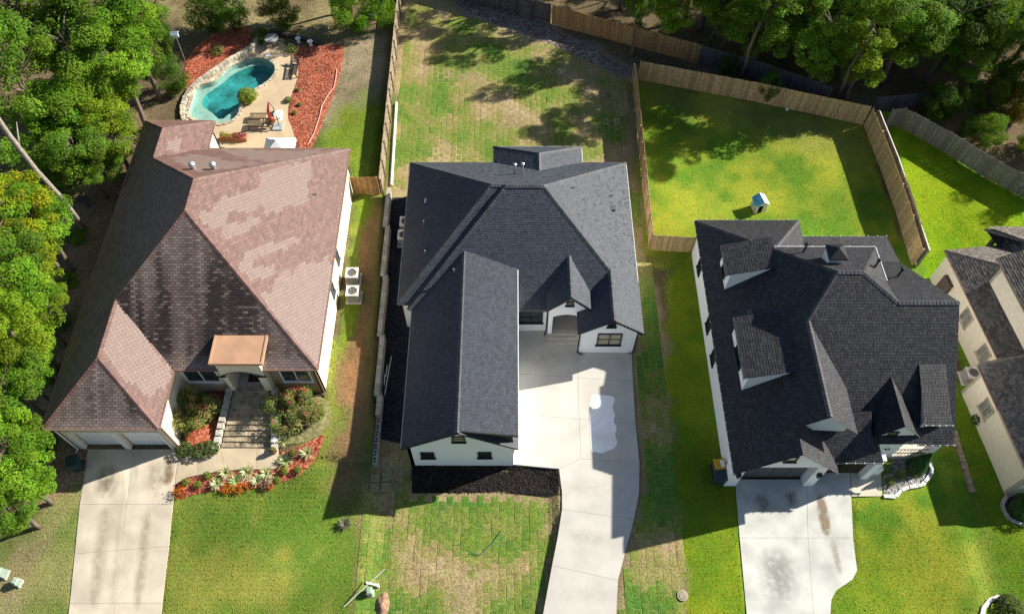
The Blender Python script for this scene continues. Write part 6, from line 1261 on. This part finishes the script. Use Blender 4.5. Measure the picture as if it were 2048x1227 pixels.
# right house front bed
p = gnd(1806,940); q = at(1862,905,2.0); t = thing('arborvitae', 'pointed dark green cone conifer in the grey gravel bed', 'conifer', (q.x-0.1,q.y-0.15,0.0)); fo, _b = bush_mesh(77, 0.62, 1.15, [(0.035,0.10,0.03),(0.05,0.13,0.035)], 5200, (0.06,0.12), 0.45, shape='cone'); link('foliage', fo, t); MB().tube([(0,0,-0.1),(0,0,1.9)], [0.06,0.015], 6).obj('trunk', M_BARK, t)
for (u, v, lab) in [(1776,965,'small light green shrub nearest the entry pad'),(1797,952,'small light green shrub in the middle of the gravel bed'),(1822,948,'small green shrub beside the cone conifer'),(1772,940,'small green shrub under the porch wall'),(1758,925,'dark green potted shrub by the entry pier')]:
    p = gnd(u, v); t = thing('bed_shrub', lab, 'shrub', (p.x,p.y,p.z+0.06), 0, 'small shrubs in the grey gravel bed'); fo, _b = bush_mesh(u, 0.3, 0.22, [(0.10,0.17,0.035),(0.16,0.21,0.05)], 380, (0.06,0.11)); link('foliage', fo, t); stems(t, 0.2, 0.2, 3, 0.012)
ED = thing('stone_edging', 'white stone edging round the grey gravel bed', 'edging', (0,0,0)); M_WST = mat('white_edging_stone', (0.62,0.60,0.55), 0.9, 0.15, 6, 0.01, 14)
def stone_run(parent, px, m, w=0.2, ht=0.14, gap=0.3, nm='edging_stone'):
    P = [gnd(u, v) for u, v in px]; acc = []
    for a, b in zip(P, P[1:]):
        n_ = max(1, round((b-a).length/gap)); acc += [(a.lerp(b, (k+0.5)/n_), atan2(b.y-a.y, b.x-a.x), (b-a).length/n_) for k in range(n_)]
    for c, an, L_ in acc: MB().obox((c.x,c.y,h(c.x,c.y)-0.02), L_*0.95, w*R.uniform(.85,1.15), ht*R.uniform(.85,1.15), an+R.uniform(-.08,.08)).obj(nm, m, parent)
stone_run(ED, [(1766,992),(1790,993),(1802,980),(1818,974),(1843,970),(1860,950),(1863,935),(1858,925)], M_WST)
E2 = thing('stone_border', 'line of flat brown stones in the shaded grass between two houses', 'edging', (0,0,0)); stone_run(E2, [(1907,862),(1916,895),(1926,925),(1935,955),(1943,985)], mat('brown_border_stone', (0.30,0.22,0.15), 0.9, 0.3, 5, 0.02, 9), 0.32, 0.16, 0.42)
E3 = thing('stone_border', 'ring of pale stones around the bark bed at the right edge', 'edging', (0,0,0)); stone_run(E3, [(2030,985),(2012,992),(2003,1008),(2008,1025),(2020,1040),(2048,1050),(2075,1055)], mat('pale_border_stone', (0.42,0.38,0.33), 0.9, 0.25, 5, 0.02, 9), 0.2, 0.15, 0.24)
E4 = thing('stone_border', 'curved white stone edging at the bottom right corner', 'edging', (0,0,0)); stone_run(E4, [(1962,1232),(1966,1214),(1978,1200),(1992,1193),(2004,1192)], M_WST, 0.2, 0.15, 0.26)
p = gnd(2012,1215); t = thing('corner_shrub', 'shrub inside the stone edging at the bottom right corner', 'shrub', p); fo, _b = bush_mesh(3, 0.7, 0.4, G1c, 1200, (0.08,0.15)); link('foliage', fo, t); stems(t, .5, .4, 3, .02)
p = gnd(2045,1022); t = thing('round_shrub', 'round green shrub in the bark bed at the right edge', 'shrub', p); fo, _b = bush_mesh(9, 0.85, 0.6, [(0.05,0.12,0.03),(0.07,0.15,0.035)], 1800, (0.08,0.15)); link('foliage', fo, t); stems(t, .5, .5, 3, .02)
p = gnd(1950,843); t = thing('wall_vine', 'small dark plant at the foot of the beige wall', 'plant', p); fo, _b = bush_mesh(19, 0.35, 0.4, [(0.05,0.10,0.03)], 350, (0.08,0.14)); link('foliage', fo, t); stems(t, .3, .4, 3, .012)

# ------------------------------------------------------------ bins, boxes, small things
def bin_(loc, rz, body, lid, lab):
    t = thing('wheelie_bin', lab, 'trash bin', loc, rz, 'wheeled bins'); mb = MB(); a, b = 0.24, 0.30
    mb.add([(-a,-a,0.05),(a,-a,0.05),(a,a,0.05),(-a,a,0.05),(-b,-b,0.98),(b,-b,0.98),(b,b,0.98),(-b,b,0.98)], [(3,2,1,0),(4,5,6,7),(0,1,5,4),(1,2,6,5),(2,3,7,6),(3,0,4,7)]); mb.obj('body', body, t)
    lm = MB(); lm.add([(-0.33,-0.34,0.98),(0.33,-0.34,0.98),(0.33,0.34,0.98),(-0.33,0.34,0.98),(-0.31,-0.31,1.05),(0.31,-0.31,1.05),(0.31,0.31,1.09),(-0.31,0.31,1.09)], [(3,2,1,0),(4,5,6,7),(0,1,5,4),(1,2,6,5),(2,3,7,6),(3,0,4,7)]); L_ = lm.obj('lid', lid, t)
    MB().tube([(-0.26,0.38,1.0),(0.26,0.38,1.0)], 0.02, 6).obj('handle', M_BLACK, t)
    for s in (-0.25, 0.25): MB().tube([(s-0.03,0.27,0.11),(s+0.03,0.27,0.11)], 0.11, 10).obj('wheel', M_BLACK, t)
    return t, L_
M_BIN = mat('teal_bin', (0.02,0.045,0.055), 0.55, 0.2, 4)
p = gnd(1438,962); bin_((p.x-0.1,p.y,p.z), 0.1, M_BIN, M_BIN, 'dark teal wheeled bin at the left garage corner')
p = gnd(1432,940); t, L_ = bin_((p.x,p.y,p.z), 0.1, M_BIN, mat('yellow_lid', (0.62,0.34,0.02), 0.5, 0.1, 4), 'dark bin with yellow recycling lid beside the white wall')
MB().box(0.02,0.24,-0.2,0.2,1.075,1.09).obj('lid_sticker', M_TRIMW, L_)
p = gnd(160,935); bin_((p.x,p.y,p.z), 0.3, M_BIN, M_BIN, 'dark wheeled bin in the shade left of the garage doors')
M_UTIL = mat('utility_green', (0.28,0.36,0.28), 0.6, 0.12, 4)
def pedestal(u, v, lab, m=M_UTIL, s=(0.45,0.5,0.8), rz=0.2):
    p = gnd(u, v); t = thing('utility_box', lab, 'utility box', p, rz); MB().box(-s[0]/2-0.05,s[0]/2+0.05,-s[1]/2-0.05,s[1]/2+0.05,-0.05,0.06).obj('base', M_CONC, t); MB().box(-s[0]/2,s[0]/2,-s[1]/2,s[1]/2,0.06,s[2]).obj('cabinet', m, t)
    MB().add([(-s[0]/2-.02,-s[1]/2-.02,s[2]),(s[0]/2+.02,-s[1]/2-.02,s[2]),(s[0]/2+.02,s[1]/2+.02,s[2]),(-s[0]/2-.02,s[1]/2+.02,s[2]),(-s[0]/2+.05,-s[1]/2+.05,s[2]+.08),(s[0]/2-.05,-s[1]/2+.05,s[2]+.08),(s[0]/2-.05,s[1]/2-.05,s[2]+.08),(-s[0]/2+.05,s[1]/2-.05,s[2]+.08)], [(4,5,6,7),(0,1,5,4),(1,2,6,5),(2,3,7,6),(3,0,4,7)]).obj('cap', m, t); return t
pedestal(10,1148,'larger pale green utility box at the lower left edge', s=(0.36,0.42,0.75), rz=-0.2); pedestal(38,1165,'smaller pale green utility box beside the larger one', s=(0.32,0.34,0.45), rz=-0.3)
pedestal(741,1185,'green utility box crossed by a white pole on the front sod', s=(0.3,0.35,0.55), rz=0.1)
M_PVC = mat('white_pvc', (0.72,0.70,0.64), 0.45, 0.06, 5)
p = gnd(757,1173); t = thing('utility_marker', 'short white pipe stub beside the green utility box', 'pipe', p); MB().tube([(0,0,0),(0,0,0.45)], 0.07, 10).obj('pipe', M_PVC, t); MB().lathe((0,0,0.45), [(0.09,0),(0.09,0.05),(0.03,0.07)], 10).obj('cap', M_PVC, t)
a, b = at(684,1209,0.12), at(769,1137,0.55); a.z = h(a.x,a.y)+0.05; tag(MB().tube([a, b], 0.028, 8).obj('white_pole', M_PVC), 'long thin white pole leaning across the green utility box', 'pole')
a, b = at(727,1157,0.5), at(746,1160,0.5); a.z = h(a.x,a.y)+0.08; b.z = h(b.x,b.y)+0.08; tag(MB().tube([a, b], 0.07, 10).obj('pipe_offcut', M_PVC), 'short white pipe offcut lying behind the green utility box', 'pipe')
# drain pipes
a, b = gnd(793,207), gnd(783,372); a.z += 0.08; b.z += 0.08; t = thing('drain_pipe', 'long white drain pipe lying along the weathered fence', 'pipe', a); MB().tube([(0,0,0),b-a], 0.11, 10).obj('pipe', M_PVC, t)
for k in (0.45, 0.52): c = (b-a)*k; MB().tube([c-Vector((0,0.08,0)), c+Vector((0,0.08,0))], 0.14, 10).obj('coupling', M_PVC, t)
for j, (u0, v0, u1, v1, lab) in enumerate([(770,790,783,714,'longest white pipe lying on the black gravel'),(772,755,775,732,'short white pipe at the rear of the gravel strip'),(769,771,770,750,'short white pipe next to the retaining wall')]):
    a, b = gnd(u0,v0), gnd(u1,v1); a.z = b.z = 0.12; tag(MB().tube([a, b], 0.03, 7).obj('loose_pipe', M_PVC), lab, 'pipe', 'loose pipes on the gravel')
# pallet of sod
p = gnd(763,968); t = thing('sod_pallet', 'pallet of stacked sod squares in the shade beside the mulch bed', 'sod pallet', p, 0.05)
for k in range(3): MB().box(-0.55,0.55,-0.45+k*0.4,-0.35+k*0.4,0,0.1).obj('pallet_board', M_OLDGREY, t)
for kx in range(2):
    for ky in range(2):
        for kz in range(2):
            mb = MB(); mb.obox((-0.29+kx*0.58+R.uniform(-.03,.03), -0.27+ky*0.54+R.uniform(-.03,.03), 0.1+kz*0.13), 0.53, 0.5, 0.12, R.uniform(-.06,.06), (0.26,0.23,0.12)); mb.obj('sod_square', SODM, t)
# toy house
p = gnd(1516,420); t = thing('playhouse', 'small blue and white plastic playhouse on the lime lawn', 'playhouse', (p.x,p.y+0.15,p.z), 0.25); t.scale = (0.85,0.85,0.82); mw = mat('beige_plastic', (0.55,0.50,0.42), 0.5); mbl = mat('blue_plastic', (0.10,0.42,0.62), 0.45)
mb = MB(); mb.box(-0.5,-0.28,-0.45,-0.41,0,1.05); mb.box(0.12,0.5,-0.45,-0.41,0,1.05); mb.box(-0.28,0.12,-0.45,-0.41,0.88,1.05); mb.box(-0.5,-0.46,-0.41,0.45,0,1.05); mb.box(0.46,0.5,-0.41,0.45,0,1.05); mb.box(-0.46,0.46,0.41,0.45,0,1.05); mb.obj('walls', mw, t)
for s in (-1, 1): MB().add([(s*0.58,-0.55,0.98),(s*0.58,0.55,0.98),(0,0.55,1.42),(0,-0.55,1.42),(s*0.58,-0.55,1.03),(s*0.58,0.55,1.03),(0,0.55,1.47),(0,-0.55,1.47)], [(4,5,6,7),(0,1,2,3),(0,4,7,3),(1,5,6,2),(0,1,5,4)]).obj('roof_panel', mbl if s < 0 else M_TRIMW, t)
MB().add([(-0.5,-0.44,1.05),(0.5,-0.44,1.05),(0,-0.44,1.4)], [(0,1,2)]).obj('gable', mw, t); MB().box(-0.515,-0.50,-0.15,0.2,0.45,0.85).obj('shutter', mbl, t); MB().box(-0.45,0.45,-0.4,0.4,0.0,0.02).obj('floor', M_SHADE, t)
# ball, manhole, dirt heap, straw tuft, bird bath
p = gnd(1573,221); tag(MB().lathe((p.x,p.y,p.z), [(0.02,0),(0.1,0.04),(0.14,0.13),(0.1,0.22),(0.02,0.26)], 12).obj('ball', M_TRIMW, smooth=True), 'white ball at the foot of the pale back fence', 'ball')
p = gnd(1365,1190); t = thing('meter_cover', 'round concrete cover on the right edge of the front sod', 'cover', p); MB().lathe((0,0,0), [(0.30,0),(0.30,0.07),(0.24,0.08)], 18).obj('ring', mat('worn_concrete', (0.34,0.29,0.21), 0.9, 0.25, 6), t); MB().lathe((0,0,0.081), [(0.22,0),(0.20,0.02)], 16).obj('lid', mat('worn_lid', (0.30,0.25,0.19), 0.85, 0.3, 8), t)
def heap(u, v, rx, ry, hz, m, name, lab, cat):
    p = gnd(u, v); mb = MB(); n = 18; rings = 6; V = []; F = []
    for i in range(rings+1):
        for k in range(n):
            a = 2*pi*k/n; q = 1-i/rings; w = 1+0.3*mnoise.noise(Vector((cos(a)*1.5, sin(a)*1.5, i*0.6+u))); V.append((p.x+rx*q*w*cos(a), p.y+ry*q*w*sin(a), p.z+hz*(1-q*q)*(1+0.4*mnoise.noise(Vector((cos(a)*q*3, sin(a)*q*3, u))))-0.02))
    for i in range(rings):
        for k in range(n): F.append((i*n+k, i*n+(k+1)%n, (i+1)*n+(k+1)%n, (i+1)*n+k))
    mb.add(V, F); return tag(mb.obj(name, m, None, True), lab, cat)
heap(766,1206,0.42,0.75,0.28, mat('loose_dirt', (0.30,0.18,0.11), 0.95, 0.4, 5, 0.05, 9), 'dirt_heap', 'heap of loose brown dirt below the white pole', 'dirt heap')
p = gnd(690,1048); t = thing('straw_tuft', 'grey tuft of dead grass at the tip of the long shadow', 'grass tuft', p); rosette(4, 60, 0.55, (0.25,0.23,0.18), (0.18,0.16,0.11)).obj('blades', M_LEAF, t)
p = gnd(176,412); t = thing('bird_bath', 'small dark bird bath left of the brown roof', 'bird bath', p); MB().lathe((0,0,0), [(0.2,0),(0.07,0.1),(0.07,0.55),(0.32,0.65),(0.34,0.72),(0.28,0.7)], 14).obj('bowl', mat('dark_stone', (0.06,0.06,0.06), 0.7), t); MB().lathe((0,0,0.66), [(0.27,0),(0.27,0.02)], 14).obj('water', mat('bird_bath_water', (0.35,0.38,0.12), 0.2), t)
# garden clutter in the shade at the top
p = gnd(748,42); t = thing('potting_bench', 'grey bench top with a pale broom in the shade by the fence', 'bench', (p.x,p.y,p.z)); MB().box(-0.6,0.6,-0.3,0.3,0.7,0.76).obj('top', mat('grey_bench', (0.33,0.32,0.28), 0.8), t)
for sx in (-0.5,0.5):
    for sy in (-0.22,0.22): MB().box(sx-.04,sx+.04,sy-.04,sy+.04,0,0.7).obj('leg', M_OLDGREY, t)
p = gnd(760,60); t = thing('broom', 'pale yellow broom leaning on the grey bench', 'broom', p); MB().tube([(-0.15,-0.2,0.02),(0.05,0.35,1.0)], 0.02, 6).obj('handle', M_PVC, t); MB().lathe((0.05,0.35,0.95), [(0.05,0),(0.12,0.25),(0.1,0.3)], 8).obj('bristles', mat('straw_bristle', (0.55,0.42,0.15), 0.9), t)
# low dark bar standing in for the shadow edge behind the pool yard
tag(MB().prism([gnd(540,70),gnd(590,80),gnd(640,92),gnd(640,87),gnd(590,75),gnd(540,65)], (0,0,0.3)).obj('shadow_strip', mat('shadow_dark', (0.05,0.045,0.04), 0.9, 0.3, 5)), 'low dark strip standing in for the shadow edge behind the red mulch', 'edging')
a, b = gnd(752,72), gnd(786,52); tag(MB().tube([a+Vector((0,0,0.05)), b+Vector((0,0,0.6))], 0.03, 6).obj('leaning_stick', M_BARKG), 'stick leaning on the weathered fence in the shade', 'stick')
# garden hose on the broad red mulch
hp = [gnd(u, v) for u, v in [(616,292),(628,270),(640,235),(644,215),(655,195),(668,178),(672,160),(674,140)]]
tag(MB().tube([p+Vector((0,0,0.12)) for p in hp], 0.035, 6).obj('garden_hose', mat('pale_pink_hose', (0.62,0.36,0.28), 0.6)), 'pale hose lying along the right of the red mulch', 'hose')
hp = [gnd(u, v) for u, v in [(934,1112),(945,1105),(960,1110),(975,1095),(990,1080),(1003,1060)]]
tag(MB().tube([p+Vector((0,0,0.085)) for p in hp], 0.02, 6).obj('green_hose', mat('green_hose_rubber', (0.06,0.20,0.09), 0.5)), 'thin green hose curling over the front sod', 'hose')

# ------------------------------------------------------------ loose bark chips on the beds, some spilled over the edges
def chips(px, count, cols, label, f=h, dz=0.07, size=(0.05,0.13), spill=7):
    r = random.Random(len(px)*7+count); us = [p[0] for p in px]; vs = [p[1] for p in px]; mb = MB(); n = 0
    U_ = np.array([r.uniform(min(us)-spill, max(us)+spill) for _ in range(count*3)]); V_ = np.array([r.uniform(min(vs)-spill, max(vs)+spill) for _ in range(count*3)])
    m = polymask(U_, V_, px, spill*2)
    for u, v, k in zip(U_, V_, m):
        if n >= count: break
        if r.random() > (1.0 if k > 0.55 else k*0.5): continue
        p = gnd(u, v, f); p.z += (dz if k > 0.5 else 0.015)+r.uniform(0, 0.03); a = r.uniform(0, 6.28); L_ = r.uniform(*size); W_ = L_*r.uniform(0.25, 0.5); d = Vector((cos(a), sin(a), r.uniform(-.35,.35)))*L_/2; s = Vector((-sin(a), cos(a), r.uniform(-.35,.35)))*W_/2
        c = r.choice(cols); q = r.uniform(0.7, 1.3); mb.add([p-d-s, p+d-s*0.6, p+d*0.9+s, p-d*0.8+s], [(0,1,2,3)], tuple(x*q for x in c)); n += 1
    tag(mb.obj('mulch_chips', M_CHIP), label, 'mulch', kind='stuff')
M_CHIP = mat('bark_chip', (1,1,1), 0.9, 0.2, 20, spec=0.15, attr=True)
RC = [(0.30,0.06,0.035),(0.40,0.12,0.075),(0.20,0.035,0.022),(0.50,0.24,0.16)]
chips([(351,967),(396,952),(450,942),(557,939),(559,905),(600,892),(652,866),(634,912),(606,946),(572,962),(500,978),(440,978),(349,1001)], 1500, RC, 'red bark chips on the flower bed below the walkway')
chips([(575,92),(640,92),(690,86),(686,130),(664,200),(640,260),(618,305),(586,305),(572,240),(592,170),(598,140)], 2600, RC+[(0.55,0.36,0.26)], 'red bark chips on the broad bed beside the pool deck')
chips([(366,150),(378,105),(430,62),(505,52),(516,88),(478,118),(440,142),(398,172),(374,196)], 1200, RC, 'red bark chips on the slope above the pool', dz=0.13)
chips([(824,930),(1020,933),(1116,940),(1123,987),(1000,985),(824,986)], 2600, [(0.012,0.010,0.009),(0.03,0.024,0.02),(0.05,0.04,0.033)], 'black bark chips under the white gable', dz=0.07, spill=3)
